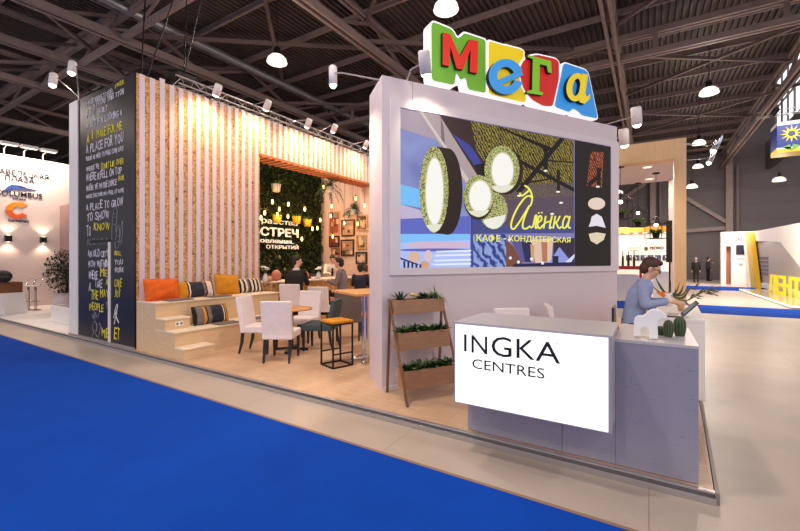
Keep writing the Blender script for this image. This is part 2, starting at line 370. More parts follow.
# ------------------------------------------------------------------ dome lamps of the hall
def dome_lamp(p, label, cord=None):
    t = thing('dome_lamp', label, 'lamp', p, 0, 'dome lamps hanging from the hall roof')
    g = G(); R = 0.31
    g.lathe([(0.02,0.06),(0.12,0.055),(R*0.62,0.03),(R*0.9,-0.06),(R,-0.17),(R*0.985,-0.18),(R*0.86,-0.07),(R*0.5,0.0),(0.0,0.02)][::-1], n=24)
    g.lathe([(0.0,-0.145),(0.2,-0.15),(R*0.97,-0.165)], n=24)
    g.build('shade', M_LAMP, t)
    g = G(); g.lathe([(0,0.30),(0.09,0.29),(0.11,0.24),(0.10,0.10),(0.13,0.055),(0,0.055)], n=16); g.build('housing', M_DARK, t)
    h = (DZ - p[2]) if cord is None else cord
    g = G(); g.tube([(0,0,0.28),(0,0,h)], 0.012, 6); g.build('hanger_rod', M_DARK, t)
    return t
Z0 = 8.0
LAMPS = [(446,3,'white glowing dome lamp cut by the top edge above the green letter block'),
         (277,57,'white glowing dome lamp hanging above the slatted wall and its truss'),
         (709,89,'largest white dome lamp at upper right, above the two chrome spotlights'),
         (699,141,'white dome lamp beside the upper chrome spotlight arm, right of the beige portal'),
         (698,165,'white dome lamp just below the lower chrome spotlight arm, right of the beige portal'),
         (692,185,'small white dome lamp touching the right edge of the beige portal post'),
         (779,178,'small white dome lamp below the blue sunflower banner'),
         (103,146,'yellowish dome lamp half hidden by the top of the black lettered wall'),
         (618,191,'tiny white dome lamp glimpsed between the screen wall and the portal ceiling')]
lamp_pos = []
for px, py, lb in LAMPS:
    p = onz(px, py, Z0 if py < 180 and px != 779 and py != 178 else 6.4); lamp_pos.append(p); dome_lamp(p, lb)
HALLW = 135
for i, p in enumerate(lamp_pos[:8]):
    light('AREA', 'hall_lamp_light', (p.x, p.y, p.z-0.22), HALLW, (255,242,230), 0.55, target=(p.x, p.y, 0)); light('POINT', 'hall_lamp_light', (p.x, p.y, p.z-0.45), 130, (255,232,212), 0.3)
for x, y in ((-14,-4),(-8,-4),(-2,-5),(5,-4),(-20,2),(-3,1.5),(6,3)):   # the same lamps go on behind the camera
    light('AREA', 'hall_lamp_light', (x, y, 7.8), HALLW, (255,244,234), 0.55, target=(x, y, 0)); light('POINT', 'hall_lamp_light', (x, y, 7.5), 130, (255,234,216), 0.3)
# ================================================================== the stand: platform and walls
PZ = 0.08
g = G(); poly = [(-10.62,3.53),(0.385,3.53),(0.445,4.74),(0.48,5.6),(0.62,9.0),(0.75,12.6),(-10.62,12.6)]
vs = [(x,y,0.0) for x,y in poly]+[(x,y,PZ) for x,y in poly]; n = len(poly)
g.add(vs, [tuple(range(n,2*n)), tuple(range(n-1,-1,-1))]+[(i,(i+1)%n,n+(i+1)%n,n+i) for i in range(n)])
struct('floor_platform', g, M_WOODFLOOR)
g = G()
g.box(-16, 0.39, 3.495, 3.535, 0.070, 0.084); g.box(-16, 0.39, 3.515, 3.53, 0.046, 0.07, 1); g.box(-16, 0.395, 3.48, 3.53, 0.0, 0.046)
for k in range(30): g.ell((0.2-k*0.42, 3.515, 0.084), (0.008,0.008,0.003), 1, 8, 4)
struct('trim_1', g, [M_ALU, mat('trim shadow gap', (120,112,116), 0.6)], bevel=0.002)
g = G(); e = [(0.39,3.5),(0.45,4.74),(0.485,5.6),(0.625,9.0)]
for (a,b),(c,d) in zip(e, e[1:]): g.beam((a+0.012,b,0.04),(c+0.012,d,0.04), 0.024, 0.084)
struct('trim_2', g, mat('trim grey', (150,138,136), 0.5, 0.3))
# --- black lettered wall
TOP = 5.05
PF = Frame((0,3.57,0), (1,0,0), (0,-1,0))
g = G(); g.box(-10.2, -7.825, 3.57, 3.60, PZ, TOP); g.box(-10.2,-8.0,3.60,3.74,PZ,TOP); wb = struct('wall_black', g, M_BLACK)
g = G(); g.box(-10.62, -10.2, 3.555, 3.75, PZ, TOP); struct('trim_3', g, M_WHITE)
g = G(); g.box(-10.62, -7.82, 3.545, 3.575, PZ-0.002, PZ+0.035); struct('baseboard_black_wall', g, M_ALU)
M_CHALK = mat('chalk white', (226,222,230), 0.8); M_CHALKY = mat('chalk yellow', (232,222,70), 0.8); M_CHALKG = mat('chalk grey', (140,136,146), 0.8)
def chalk(s, x, yt, yb, x1, m=None, bold=0.008):
    u0, v1 = PF.unp(x, yt); _, v0 = PF.unp(x, yb); u1, _ = PF.unp(x1, yt)
    r = random.Random(s+str(x)); chars = list(s); W = [0.55 if c == ' ' else (0.45 if c in "I'" else 1.25 if c in 'MW' else 1.0) for c in chars]; tot = sum(W); a = 0; g = G(); H = v1-v0
    for c, wd in zip(chars, W):
        if c != ' ':
            V, Fc = text_poly(c, bold*0.25-0.004, extr=0.5); xs = [p[0] for p in V]; ys = [p[1] for p in V]; xa, xb, ya, yb_ = min(xs), max(xs), min(ys), max(ys)
            du = (u1-u0)*wd/tot*0.80; ub = u0+(u1-u0)*(a+wd*0.1)/tot; h = H*r.uniform(0.80,1.08); vb = v0+H*r.uniform(-0.06,0.10); rt = r.uniform(-0.10,0.10); sh_ = r.uniform(-0.05,0.12); vs = []
            for p in V:
                q = (p[0]-xa)/(xb-xa); k = (p[1]-ya)/(yb_-ya); uu = du*q+sh_*h*k; vv = h*k+rt*du*(q-0.5)*3; vs.append(PF.pt(ub+uu, vb+vv, 0.001+(0.003 if p[2] > 0 else 0)))
            g.add(vs, Fc)
        a += wd
    o = g.build('chalk_lettering', m or M_CHALK, wb); o['kind'] = 'structure'
chalk('A BASE WHERE TO FEEL', 86, 101.5, 106.5, 113.5); chalk('FREE', 115, 84, 88.2, 124.5, M_CHALKY)
chalk('AT I', 86.2, 109, 118, 95, bold=0.0); chalk('FOUND THIS TTON', 96.5, 101, 106.5, 124)
chalk('BUILT', 98, 109, 114.5, 108); chalk('I', 93.5, 106, 121, 94.8)
chalk('WORLD FOR LOOKING A', 86.2, 123, 129.5, 122.5, bold=0.012)
chalk('A', 86.2, 133, 144, 90, M_CHALKY, 0.02); chalk('I', 92, 131, 140, 93, M_CHALKY); chalk('MAKE FOR ME', 96.5, 130.5, 139, 122.5, M_CHALKY, 0.015)
chalk('A PLACE FOR YOU', 86.2, 144.5, 154, 123.5, bold=0.01)
chalk('WHERE WE MEET TO MAKE COME BACK', 86, 157, 161.5, 124, bold=0.015)
chalk('WHERE WE', 86.2, 166.5, 172, 99.5, bold=0.015); chalk("DON'T LIE OVER", 101, 163, 169.5, 124, M_CHALKY, 0.012)
chalk('WHERE I FELL ON TOP', 86.2, 174.5, 182, 122)
chalk('WHERE WE MAYBE DANCE', 86.2, 185.5, 191.5, 117, bold=0.012); chalk('FOR', 118.5, 176, 181.5, 124.5, M_CHALKY, 0.015)
chalk('WHERE EVERYONE MAY FEEL AT HOME', 86.2, 195, 199, 124, bold=0.015)
chalk('A PLACE TO GROW', 86.2, 203.5, 211, 123.5)
chalk('TO SHOW', 86.6, 213.5, 221.5, 109.5); chalk('TO', 86.8, 225.5, 236, 91, bold=0.0); chalk('KNOW', 93.5, 223.5, 231, 110, M_CHALKY, 0.01)
chalk('FULFIL A DREAM', 87.3, 239, 245, 108, M_CHALKG); chalk('AN OLD CITY', 87.9, 250, 257, 108.5); chalk('WOW WITHIN', 88.2, 260, 267, 108.5)
chalk('WHERE', 88.5, 270, 279, 98); chalk('ME', 100, 268, 276, 108, M_CHALKY)
chalk('A', 88.6, 282, 290.5, 91); chalk('TAKE', 95, 279, 287, 102.5); chalk('A', 105.5, 278, 285, 108.5, M_CHALKY)
chalk('THE', 91, 290, 299.5, 98.5, M_CHALKY); chalk('MAY', 100, 288, 297, 108.7, M_CHALKY)
chalk('PEOPLE', 89.5, 302, 310, 104, M_CHALKY); chalk('Y', 105.5, 300, 309, 108.6, M_CHALKG)
chalk('of', 92, 314, 319, 96, M_CHALKG); chalk('ME', 101.5, 326, 336, 109, M_CHALKY, 0.01)
chalk('BELL', 114.5, 251, 255.5, 121.5, M_CHALKY); chalk('YOU', 114.5, 259, 264.5, 123); chalk('WORK', 114.5, 267, 272.5, 124)
chalk('CARE', 114.5, 278, 287, 122, M_CHALKY); chalk('JOY', 114.5, 289, 297, 120.5, M_CHALKY); chalk('ET', 113.8, 327, 339, 120, M_CHALKY, 0.01)
def sketch(strokes, m, r=0.009):
    g = G()
    for st in strokes: g.tube(catmull([PF.pt(*PF.unp(x,y), 0.004) for x,y in st], 4), r, 5)
    o = g.build('chalk_drawing', m, wb); o['kind'] = 'structure'
sketch([[(114,318),(116.5,306),(117.8,305),(117,312),(114.5,324)],[(115,310),(117,318),(119,323)]], M_CHALK)
sketch([[(112,240),(112.6,222),(114,211),(116.5,208),(117.5,214),(116,232)],[(113,218),(116,217)],[(113,225),(116,224)],[(116,240),(117,232),(118.5,225),(120,232),(119,246),(116,248),(115,242)],[(120,240),(122,224),(123,222),(122.5,236),(121,245)],[(113.5,213),(115.5,214.5)],[(117,236),(120,236)],[(116.5,242),(121,241)]], M_CHALKG, 0.007)
sketch([[(94,334),(93,326),(95,321),(97,326),(96,334),(99,338)],[(97,331),(99,323),(101,327),(99,336)],[(94,318),(95,312),(97,317)],[(92,338),(95,330)],[(98,318),(99.5,313)]], M_CHALKG, 0.007)
u, vt = PF.unp(110, 242); ub, _ = PF.unp(90, 242)
g = G(); g.box(u-0.04, u+0.03, 3.55, 3.57, PZ, vt, 0); g.box(ub, u+0.03, 3.555, 3.57, vt, vt+0.05, 1)
struct('door_1', g, [M_WHITE, mat('door gap', (12,12,14), 0.6)])
# --- slatted OSB wall with the opening to the bar
SX = -7.8; OY0, OY1, OZ = 6.28, 11.4, 4.2
g = G(); g.box(-7.98, SX-0.025, 3.602, OY0, PZ, TOP); g.box(-7.98, SX-0.025, OY0, OY1, OZ, TOP); g.box(-7.98, SX-0.025, OY1, 12.4, PZ, TOP)
ws = struct('wall_slatted', g, M_OSB)
g = G(); y = 3.646
while y < 12.2:
    z0 = PZ if (y+0.1 < OY0-0.03 or y > OY1) else OZ
    if z0 == OZ or y+0.1 < OY0-0.02: g.box(SX-0.025, SX-0.008, y, y+0.09, z0, TOP + (0.06 if abs(y-4.0) < 0.05 else 0))
    y += 0.178
o = g.build('slats', M_SLAT, ws); o['kind'] = 'structure'
g = G(); g.box(-8.32, SX-0.01, OY0, OY1, OZ-0.05, OZ)
for k in range(26): g.box(-8.32, SX-0.008, OY0+0.05+k*0.2, OY0+0.15+k*0.2, OZ-0.075, OZ-0.05)
struct('trim_4', g, wood('reddish soffit', (176,104,62), 0.5, (8,1,8), 0.2))
# --- green wall with lettering, gallery wall
GX, GY = -10.1, 10.8
g = G(); g.box(GX-0.2, GX, 5.0, GY, PZ, TOP); wg = struct('wall_greenery', g, mat('planting felt', (24,30,20), 0.9))
rnd = random.Random(3); g = G()
def leaf(g, p, d, up, L, W, mi=0):
    p = Vector(p); d = Vector(d).normalized(); s = d.cross(Vector(up)).normalized(); n_ = s.cross(d)
    a = p; b = p+d*L*0.45+s*W+n_*L*0.05; c = p+d*L-n_*L*0.15; e2 = p+d*L*0.45-s*W+n_*L*0.05; m_ = p+d*L*0.5-n_*L*0.02
    g.add([a,b,c,e2,m_], [(0,1,4),(1,2,4),(2,3,4),(3,0,4)], mi)
for k in range(7000):
    y = rnd.uniform(5.6, GY); z = PZ+0.4 + 4.5*rnd.random()**0.8
    leaf(g, (GX+rnd.uniform(0,0.08), y, z), (rnd.uniform(0.4,1), rnd.uniform(-0.8,0.8), rnd.uniform(-1,0.5)), (0,0,1), rnd.uniform(0.07,0.19), rnd.uniform(0.02,0.05), rnd.choice((0,0,0,1,1,2)))
o = g.build('foliage', [mat('leaf dark', (30,54,24), 0.6), mat('leaf mid', (54,84,34), 0.55), mat('leaf light', (104,120,52), 0.55)], wg); o['kind'] = 'stuff'
GF = Frame((GX+0.16,0,0), (0,1,0), (1,0,0))
M_SIGNW = mat('sign white', (250,246,238), 0.5, emit=0.25)
def green_text(s, x1, yt, yb, xl, frac, bold):
    """frac = share of the word that shows to the right of the opening's edge px xl"""
    u1, v1 = GF.unp(x1, yt); _, v0 = GF.unp(x1, yb); ul, _ = GF.unp(xl, yt); u0 = u1-(u1-ul)/frac
    letter(s, GF, u0, u1, v0, v1, 0.0, M_SIGNW, 'letter_sign', wg, 0.03, bold)['kind'] = 'structure'
green_text('пространства', 297, 222.3, 227.4, 262, 0.56, 0.0)
green_text('ВСТРЕЧ', 298, 229.6, 237.8, 262, 0.80, 0.02)
green_text('обновления.', 293, 239.6, 243.9, 262, 0.66, 0.01)
green_text('ОТКРЫТИЙ', 298, 244.9, 249.4, 266, 1.0, 0.0)
# glowing gallery wall with framed pictures
M_GAL = mat('gallery wall', (222,196,186), 0.7)
g = G(); g.box(GX-0.2, -4.0, GY, GY+0.15, PZ, TOP)
for k in range(8): g.box(-9.6+k*0.62, -9.59+k*0.62, GY-0.004, GY, PZ, TOP, 1)
struct('wall_gallery', g, [M_GAL, mat('gallery joint', (170,146,136), 0.7)])
g = G(); g.box(GX, SX, 6.3, 10.75, PZ-0.0, PZ+0.004); struct('floor_bar', g, M_WOODFLOOR)
AF = Frame((0,GY-0.03,0), (1,0,0), (0,-1,0))
PICS = [(334.4,223,11,22,'poster frame with pale print, uppermost left on the gallery wall',(206,160,128),(150,84,60)),
        (348,228,13,16,'dark framed picture with busy brown scene below the hanging fern',(72,54,48),(190,150,120)),
        (334.3,241.5,10,11,'small dark red framed picture under the pale poster',(70,32,30),(150,70,60)),
        (347.4,247.8,13,16,'dark framed picture of shops, directly under the picture below the fern',(60,46,42),(176,130,104)),
        (362,222.8,11,15,'wooden framed picture at upper right beside the screen wall',(196,148,104),(120,78,60)),
        (361.4,242,10,14,'wooden framed picture in the right column, second from the top',(190,150,110),(150,110,84)),
        (335.5,253,8,10,'brown framed picture above the head of the man in the tie',(150,94,66),(206,160,130)),
        (361.4,258,11,12,'dark framed picture above the dark-haired woman in navy',(44,32,34),(150,130,124))]
for x, y, w_, h_, lb, cf, ci in PICS:
    u0, v1 = AF.unp(x-w_/2, y-h_/2); u1, v0 = AF.unp(x+w_/2, y+h_/2)
    t = thing('framed_picture', lb+'', 'picture', ((u0+u1)/2, GY-0.03, v0), 0, 'framed pictures on the gallery wall')
    W_, H_ = (u1-u0), (v1-v0); b = 0.045; g = G()
    for a in ((-W_/2,W_/2,0,b),(-W_/2,W_/2,H_-b,H_),(-W_/2,-W_/2+b,b,H_-b),(W_/2-b,W_/2,b,H_-b)): g.box(a[0],a[1],-0.02,0.03,a[2],a[3])
    g.build('frame', mat('frame %d' % x + str(y), cf, 0.4), t)
    g = G(); g.box(-W_/2+b, W_/2-b, 0.0, 0.02, b, H_-b); r3 = random.Random(int(x*y))
    for k in range(9):
        a = r3.uniform(-W_/2+b, W_/2-b-0.1); c = r3.uniform(b, H_-b-0.1); g.box(a, min(a+r3.uniform(0.05,0.2), W_/2-b), -0.004-k*0.0004, 0.0, c, min(c+r3.uniform(0.04,0.18), H_-b), r3.choice((1,2,3)))
    g.build('print', [mat('print base %d' % y + str(x), ci, 0.6), mat('print tan', (214,186,154), 0.6), mat('print umber', (84,56,44), 0.6), mat('print grey', (150,146,140), 0.6)], t)
# --- big white wall that carries the screen
def camw(X, Y): return Vector((CT*X-ST*Y, ST*X+CT*Y, 0))
W0 = camw(-.221, 4.909); W1 = camw(3.709, 6.839); BK = camw(-.2, .63) - camw(0, 0)
WF = Frame(W0, W1-W0, (W1-W0).cross(Vector((0,0,1))))
WTOP = 3.96; WL = (W1-W0).length
g = G(); q = [W0, W1, W1+BK, W0+BK]
vs = [(p.x,p.y,PZ) for p in q] + [(p.x,p.y,WTOP) for p in q]
g.add(vs, [(0,1,5,4),(1,2,6,5),(2,3,7,6),(3,0,4,7),(4,5,6,7),(3,2,1,0)]); wsn = struct('wall_screen', g, M_MAUVE)
g = G(); g.prism([(0.02,PZ),(WL-0.02,PZ),(WL-0.02,PZ+0.05),(0.02,PZ+0.05)], WF, 0.0, 0.012); struct('baseboard_screen_wall', g, M_WHITE)
u = 0.42; g = G(); g.prism([(u,WTOP-0.26),(u+0.006,WTOP-0.26),(u+0.006,WTOP),(u,WTOP)], WF, 0.0, 0.002); struct('trim_5', g, mat('panel joint', (150,136,140), 0.7))
# frame + display
ou0, ov0 = WF.unp(389.5, 275.2); _, ov1 = WF.unp(390.5, 98.2); ou1 = WL
iu0, iv0 = WF.unp(399.2, 267.9); _, iv1 = WF.unp(399.4, 108.0); iu1, _ = WF.unp(609, 265.7)
scr = thing('led_screen', 'large led screen showing a cafe sign, set in the mauve wall beside the desk', 'screen', WF.pt((ou0+ou1)/2, ov0, 0))
scr_off = scr.location.copy()
def sbuild(g, name, mats, parent=None):
    g.v = [tuple(Vector(p)-scr_off) for p in g.v]; return g.build(name, mats, parent or scr)
g = G()
for a in ([(ou0,ov0),(ou1,ov0),(ou1,iv0),(ou0,iv0)], [(ou0,iv1),(ou1,iv1),(ou1,ov1),(ou0,ov1)], [(ou0,iv0),(iu0,iv0),(iu0,iv1),(ou0,iv1)], [(iu1,iv0),(ou1,iv0),(ou1,iv1),(iu1,iv1)]): g.prism(a, WF, 0.0, 0.035)
sbuild(g, 'surround', mat('screen surround', (228,218,222), 0.5))
DW = 0.012
def sp(px, py): return WF.unp(px, py, DW)
disp_mats = []; dl = {}
def dm(c, k=0.88):
    key = (c, k)
    if key not in dl: dl[key] = len(disp_mats); disp_mats.append(glow('picture %d %d %d' % c, c, k))
    return dl[key]
def texglow(name, c1, c2, kind, scale, rot=0.0, k=0.78, pos=(0.42,0.58)):
    m = glow(name, c1, k); nt, b = nodes(m); tc = nt.nodes.new('ShaderNodeTexCoord'); mp = nt.nodes.new('ShaderNodeMapping'); mp.inputs['Rotation'].default_value = (0,0,0)
    if kind == 'noise': n = nt.nodes.new('ShaderNodeTexNoise'); n.inputs['Scale'].default_value = scale; n.inputs['Detail'].default_value = 2; out = n.outputs['Fac']; mp.inputs['Scale'].default_value = (1,1,1)
    else:
        n = nt.nodes.new('ShaderNodeTexWave'); n.inputs['Scale'].default_value = scale; n.inputs['Distortion'].default_value = 6; n.inputs['Detail'].default_value = 3; n.inputs['Detail Scale'].default_value = 3; out = n.outputs['Fac']
        n.bands_direction = 'DIAGONAL'
    r = nt.nodes.new('ShaderNodeValToRGB'); r.color_ramp.elements[0].position = pos[0]; r.color_ramp.elements[1].position = pos[1]
    r.color_ramp.elements[0].color = lin(c1); r.color_ramp.elements[1].color = lin(c2)
    nt.links.new(tc.outputs['Object'], mp.inputs['Vector']); nt.links.new(mp.outputs['Vector'], n.inputs['Vector']); nt.links.new(out, r.inputs['Fac']); nt.links.new(r.outputs['Color'], b.inputs['Emission Color'])
    disp_mats.append(m); return len(disp_mats)-1
T_MESH = texglow('picture gilt mesh', (44,34,18), (164,148,64), 'wave', 8, pos=(0.3,1.0)); T_RIM = texglow('picture speckled rim', (96,100,52), (214,214,140), 'noise', 60)
T_LAT = texglow('picture grey lattice', (84,72,68), (118,102,94), 'wave', 9, pos=(0.2,0.9)); T_RED = texglow('picture ember lattice', (46,22,14), (206,106,66), 'wave', 8, pos=(0.45,1.0))
T_GLASS = texglow('picture blue glass', (46,62,140), (150,170,226), 'wave', 3, pos=(0.2,0.9)); T_BLUE = texglow('picture pale blue haze', (120,124,190), (150,160,214), 'noise', 2, pos=(0.3,0.7))
gd = G(); lay = [0]
def P(mi, *pts, step=1):
    w_ = DW + 0.0005*lay[0]; lay[0] += step
    gd.prism([WF.unp(x, y, DW) for x, y in pts], WF, 0.0 if lay[0] == step else w_-0.0004, w_, mi)
def E(mi, cx, cy, rx, ry, a0=0, a1=2*PI, n=36): P(mi, *[(cx+rx*math.cos(a0+(a1-a0)*i/n), cy+ry*math.sin(a0+(a1-a0)*i/n)) for i in range(n)])
b0, b1 = (399.2,108), (609,147.5)
def ye(x): return 108+(x-399.4)*0.1885       # top edge of the display in the photo
def yb(x): return 267.9-(x-399.4)*0.0105
P(dm((128,120,178)), (399.2,ye(399.2)), (609,ye(609)), (609,yb(609)), (399.2,yb(399.2)))
P(dm((168,150,168)), (399.2,ye(399.2)), (420,ye(420)), (442,142), (399.2,128))
P(T_BLUE, (399.2,128), (442,142), (470,185), (470,230), (399.2,200))
P(dm((116,188,244)), (399.2,184), (422,190), (422,208), (399.2,204)); P(dm((190,178,208)), (399.2,204), (420,210), (425,219), (399.2,219))
P(dm((96,104,190)), (399.2,219), (470,216), (470,235), (399.2,234)); P(dm((128,190,246)), (399.2,234), (470,234), (470,247), (399.2,249))
P(dm((176,190,244)), (399.2,243), (470,240), (470,268.5), (399.2,yb(399.2))); E(dm((208,180,206)), 438, 245, 32, 4); E(dm((92,104,190)), 438, 250, 40, 1.6)
for k, y in enumerate((251, 255, 260, 264)): P(dm((226,236,255)), (436-k*2,y), (474,y-1.5), (480,y+0.4), (436,y+1.4))
E(dm((214,178,160)), 414, 257, 6, 6); E(dm((216,190,196)), 428, 256, 4, 6); E(dm((206,160,130)), 424, 265, 5, 4)
P(dm((40,50,110)), (399.2,257), (418,264), (418,265.5), (399.2,259)); 
for k in range(5): P(dm((30,36,84)), (403+k*4,261+k*0.8), (405+k*4,261+k*0.8), (405+k*4,yb(405)), (403+k*4,yb(403)))
P(dm((56,36,36)), (438,ye(438)), (573,ye(573)), (573,190), (480,188))
P(T_MESH, (470,ye(470)), (573,ye(573)), (573,186), (500,186), (476,150)); P(dm((60,66,150)), (452,134), (470,146), (482,164), (474,166))
P(dm((30,22,22)), (474,165), (500,160), (500,186), (482,188))
P(dm((172,154,158)), (417,ye(417)), (439,ye(439)), (482,184), (470,192)); P(dm((120,104,112)), (440,117), (443,127), (445,152), (441,150)); P(dm((206,192,190)), (419,ye(419)), (422,ye(422)), (470,182), (468,186))
P(T_LAT, (500,186), (573,182), (573,226), (500,230)); P(dm((62,52,56)), (480,186), (500,186), (502,232), (480,232))
P(dm((70,74,130)), (470,212), (573,212), (573,233), (470,234)); P(dm((88,74,88)), (505,200), (573,196), (573,222), (505,226))
P(dm((24,18,18)), (496,127), (500,127.5), (551,148), (549,152)); P(dm((24,18,18)), (559,ye(559)), (564,ye(564)), (521,192), (515,192)); P(dm((24,18,18)), (520,160), (573,188), (573,192), (520,164))
P(dm((24,18,18)), (543,149), (547,149), (547,170), (543,170)); P(dm((24,18,18)), (547,160), (573,162), (573,163.4), (547,161.6)); P(dm((24,18,18)), (556,170), (559,170), (559,192), (556,192)); P(dm((24,18,18)), (520,183), (552,178), (552,179.4), (520,185))
for x, y in ((544.5,171),(557,192),(518,196),(560,203),(551,214)): E(dm((255,250,235)), x, y, 2.0, 0.9, n=12)
P(T_GLASS, (470,236), (505,234), (505,yb(505)), (470,yb(470))); P(dm((54,66,150)), (470,215), (472,215), (472,yb(472)), (470,yb(470)))
P(dm((120,72,56)), (505,240), (512,246), (523,yb(523)), (505,yb(505))); P(dm((92,84,140)), (508,236), (530,238), (534,262), (520,262)); P(dm((40,40,84)), (520,242), (532,242), (532,262), (524,262))
P(dm((222,190,170)), (530,240), (552,238), (550,262), (534,263)); P(dm((176,120,90)), (540,242), (546,242), (546,262), (541,262)); P(dm((200,160,100)), (529,244), (533,246), (533,262), (530,262))
P(dm((50,40,60)), (552,240), (573,238), (573,262), (552,263)); P(dm((140,150,220)), (546,265), (558,247), (570,262), (568,yb(568))); P(dm((208,216,248)), (564,262), (573,254), (573,257), (568,265)); P(dm((26,30,52)), (551,256), (557,256), (557,265), (551,265))
P(dm((30,32,70)), (512,264), (573,262), (573,yb(573)), (512,yb(512)))
for x, y in ((509,258),(517,262),(530,259),(541,263),(508,240)): E(dm((235,240,255)), x, y, 1.4, 1.6, n=10)
P(dm((30,22,20)), (573,ye(573)), (609,ye(609)), (609,yb(609)), (573,yb(573))); P(T_RED, (589,152), (602,153), (600,188), (585,186)); P(dm((20,14,14)), (595,168), (599,168), (599,188), (595,188)); P(dm((20,14,14)), (586,183), (597,174), (598,178), (588,187)); E(dm((255,245,225)), 596, 187, 2, 1, n=10)
sbuild(gd, 'display', disp_mats)
# pale oval pictures with speckled rims and dark edges (plain ovals)
def oval(cx, cy, rx, ry, dx, dy, ix, iy, irx, iry, sy):
    lay[0] += 1; E(dm((40,26,22)), cx+dx, cy+dy, rx, ry); P(dm((40,26,22)), (cx,cy-ry), (cx+dx,cy+dy-ry), (cx+dx,cy+dy+ry), (cx,cy+ry))
    E(T_RIM, cx, cy, rx, ry); E(dm((206,200,168)), ix, iy, irx+1.2, iry+1.5); E(dm((246,244,236)), ix, iy, irx, iry)
    E(dm((228,226,206)), cx, cy, rx*0.97, ry*0.98, sy, PI-sy)
g = G(); gd = g; lay[0] += 1
E(T_RIM, 492, 211, 14, 18.5); E(dm((234,234,222)), 492, 213, 12, 16, 0.1, PI-0.4)
sbuild(g, 'oval_picture', disp_mats)
g = G(); gd = g; lay[0] += 1
oval(432.5, 190, 14.5, 43, 14, 2, 433, 192, 8.5, 33, 0.95)
sbuild(g, 'oval_picture', disp_mats)
g = G(); gd = g; lay[0] += 1
oval(500, 170, 17.5, 23.5, 3.5, 1.5, 500.5, 171, 10.5, 17, 0.75)
sbuild(g, 'oval_picture', disp_mats)
g = G(); gd = g; lay[0] += 1
oval(476.5, 196.5, 15, 21, 0, 2.5, 478, 197, 10.5, 15.5, 0.75)
sbuild(g, 'oval_picture', disp_mats)
g = G(); gd = g; lay[0] += 1
E(dm((226,206,190)), 594, 204, 8.5, 6)
sbuild(g, 'sweet_picture', disp_mats)
g = G(); gd = g; lay[0] += 1
P(dm((226,220,230)), (586,227), (588,222), (589,217), (594,214), (599,217), (601,222), (603,228), (594,226))
sbuild(g, 'sweet_picture', disp_mats)
g = G(); gd = g; lay[0] += 1
P(dm((222,206,176)), (586,234), (594,232.5), (603,234), (601,240), (594,244.5), (588,241))
sbuild(g, 'sweet_picture', disp_mats)

M_YEL = glow('picture yellow', (236,232,92), 0.95)
for wd, xa_, xb_ in (('КАФЕ',476.5,500.5),('-',503.5,506),('КОНДИТЕРСКАЯ',509,570.5)):
    (ua, va), (ub, _), (_, vb) = WF.unp(xa_,234.0,0.05), WF.unp(xb_,238,0.05), WF.unp(476.5,241.6,0.05); va = WF.unp(476.5,234.0,0.05)[1]
    if wd == '-': va, vb = vb+(va-vb)*0.55, vb+(va-vb)*0.40
    o = letter(wd, WF, ua, ub, vb, va, 0.048, M_YEL, 'lettering', scr, 0.003, 0.006); o.location = -scr_off
g = G(); A0 = (490.0, 190.0, 6.248)
for st in ([(175,5),(210,30),(236,80),(240,130),(228,176),(212,188)], [(236,110),(214,95),(172,118),(112,200),(66,300),(54,368),(76,390),(112,350),(168,262),(214,186)], [(214,188),(182,262),(160,330),(158,376),(184,388),(222,364)], [(130,72),(150,95),(190,68),(214,44)]):
    g.tube(catmull([WF.pt(*WF.unp(505+x/8.857, 185+y/8.857, 0.05), 0.05) for x, y in st], 5), 0.0125, 6)
for st in ([(255,236),(270,222),(283,165),(292,165),(284,235),(298,230)],
           [(300,205),(322,186),(318,163),(305,170),(297,215),(310,240),(332,218)], [(303,146),(306,142)], [(322,143),(325,139)], [(348,163),(335,240)], [(340,206),(378,194)], [(388,160),(372,235),(386,232)], [(408,163),(395,240)], [(400,207),(420,195),(437,163)], [(411,200),(430,238),(446,230)], [(492,172),(472,165),(456,200),(456,234),(472,234),(492,195),(499,163),(488,225),(502,238)]):
    g.tube(catmull([WF.pt(*WF.unp(A0[0]+x/A0[2], A0[1]+y/A0[2], 0.05), 0.05) for x, y in st], 5), 0.0125, 6)
o = sbuild(g, 'script_lettering', M_YEL)
# --- coloured letter sign on top of the wall
sign = thing('letter_sign', 'big block letter sign in green, yellow, red and blue on the wall top', 'sign', WF.pt(1.7, WTOP, -0.1)); so = sign.location.copy()
SW = -0.02
def c1(*pts): return [WF.unp(415+x/5.31, 10+y/5.31, SW) for x, y in pts]
def c2(*pts): return [WF.unp(505+x/5.9, 40+y/5.9, SW) for x, y in pts]
def inset(poly, d):
    n = len(poly); A = sum(poly[i][0]*poly[(i+1)%n][1]-poly[(i+1)%n][0]*poly[i][1] for i in range(n)); s_ = 1 if A > 0 else -1; out = []
    for i in range(n):
        p, q, r = Vector(poly[i-1]), Vector(poly[i]), Vector(poly[(i+1)%n]); a = (q-p).normalized(); b = (r-q).normalized()
        n1 = Vector((-a.y,a.x))*s_; n2 = Vector((-b.y,b.x))*s_; m_ = (n1+n2); m_ = m_/max(0.35, m_.dot(n1)) if m_.length > 1e-4 else n1
        out.append(tuple(q+m_*d))
    return out
M_SW = mat('sign edge white', (244,242,244), 0.4, emit=0.5)
def soft(poly, k=0.22, cap=0.035):
    out = []; n = len(poly)
    for i in range(n):
        p, q, r = Vector(poly[i-1]), Vector(poly[i]), Vector(poly[(i+1)%n]); a = p-q; b = r-q; la = min(cap, a.length*k)/max(a.length,1e-6); lb_ = min(cap, b.length*k)/max(b.length,1e-6)
        out += [tuple(q+a*la), tuple(q+a*la*0.35+b*lb_*0.35), tuple(q+b*lb_)]
    return out
def zlift(poly): return [(u, max(v, WTOP)) for u, v in poly]
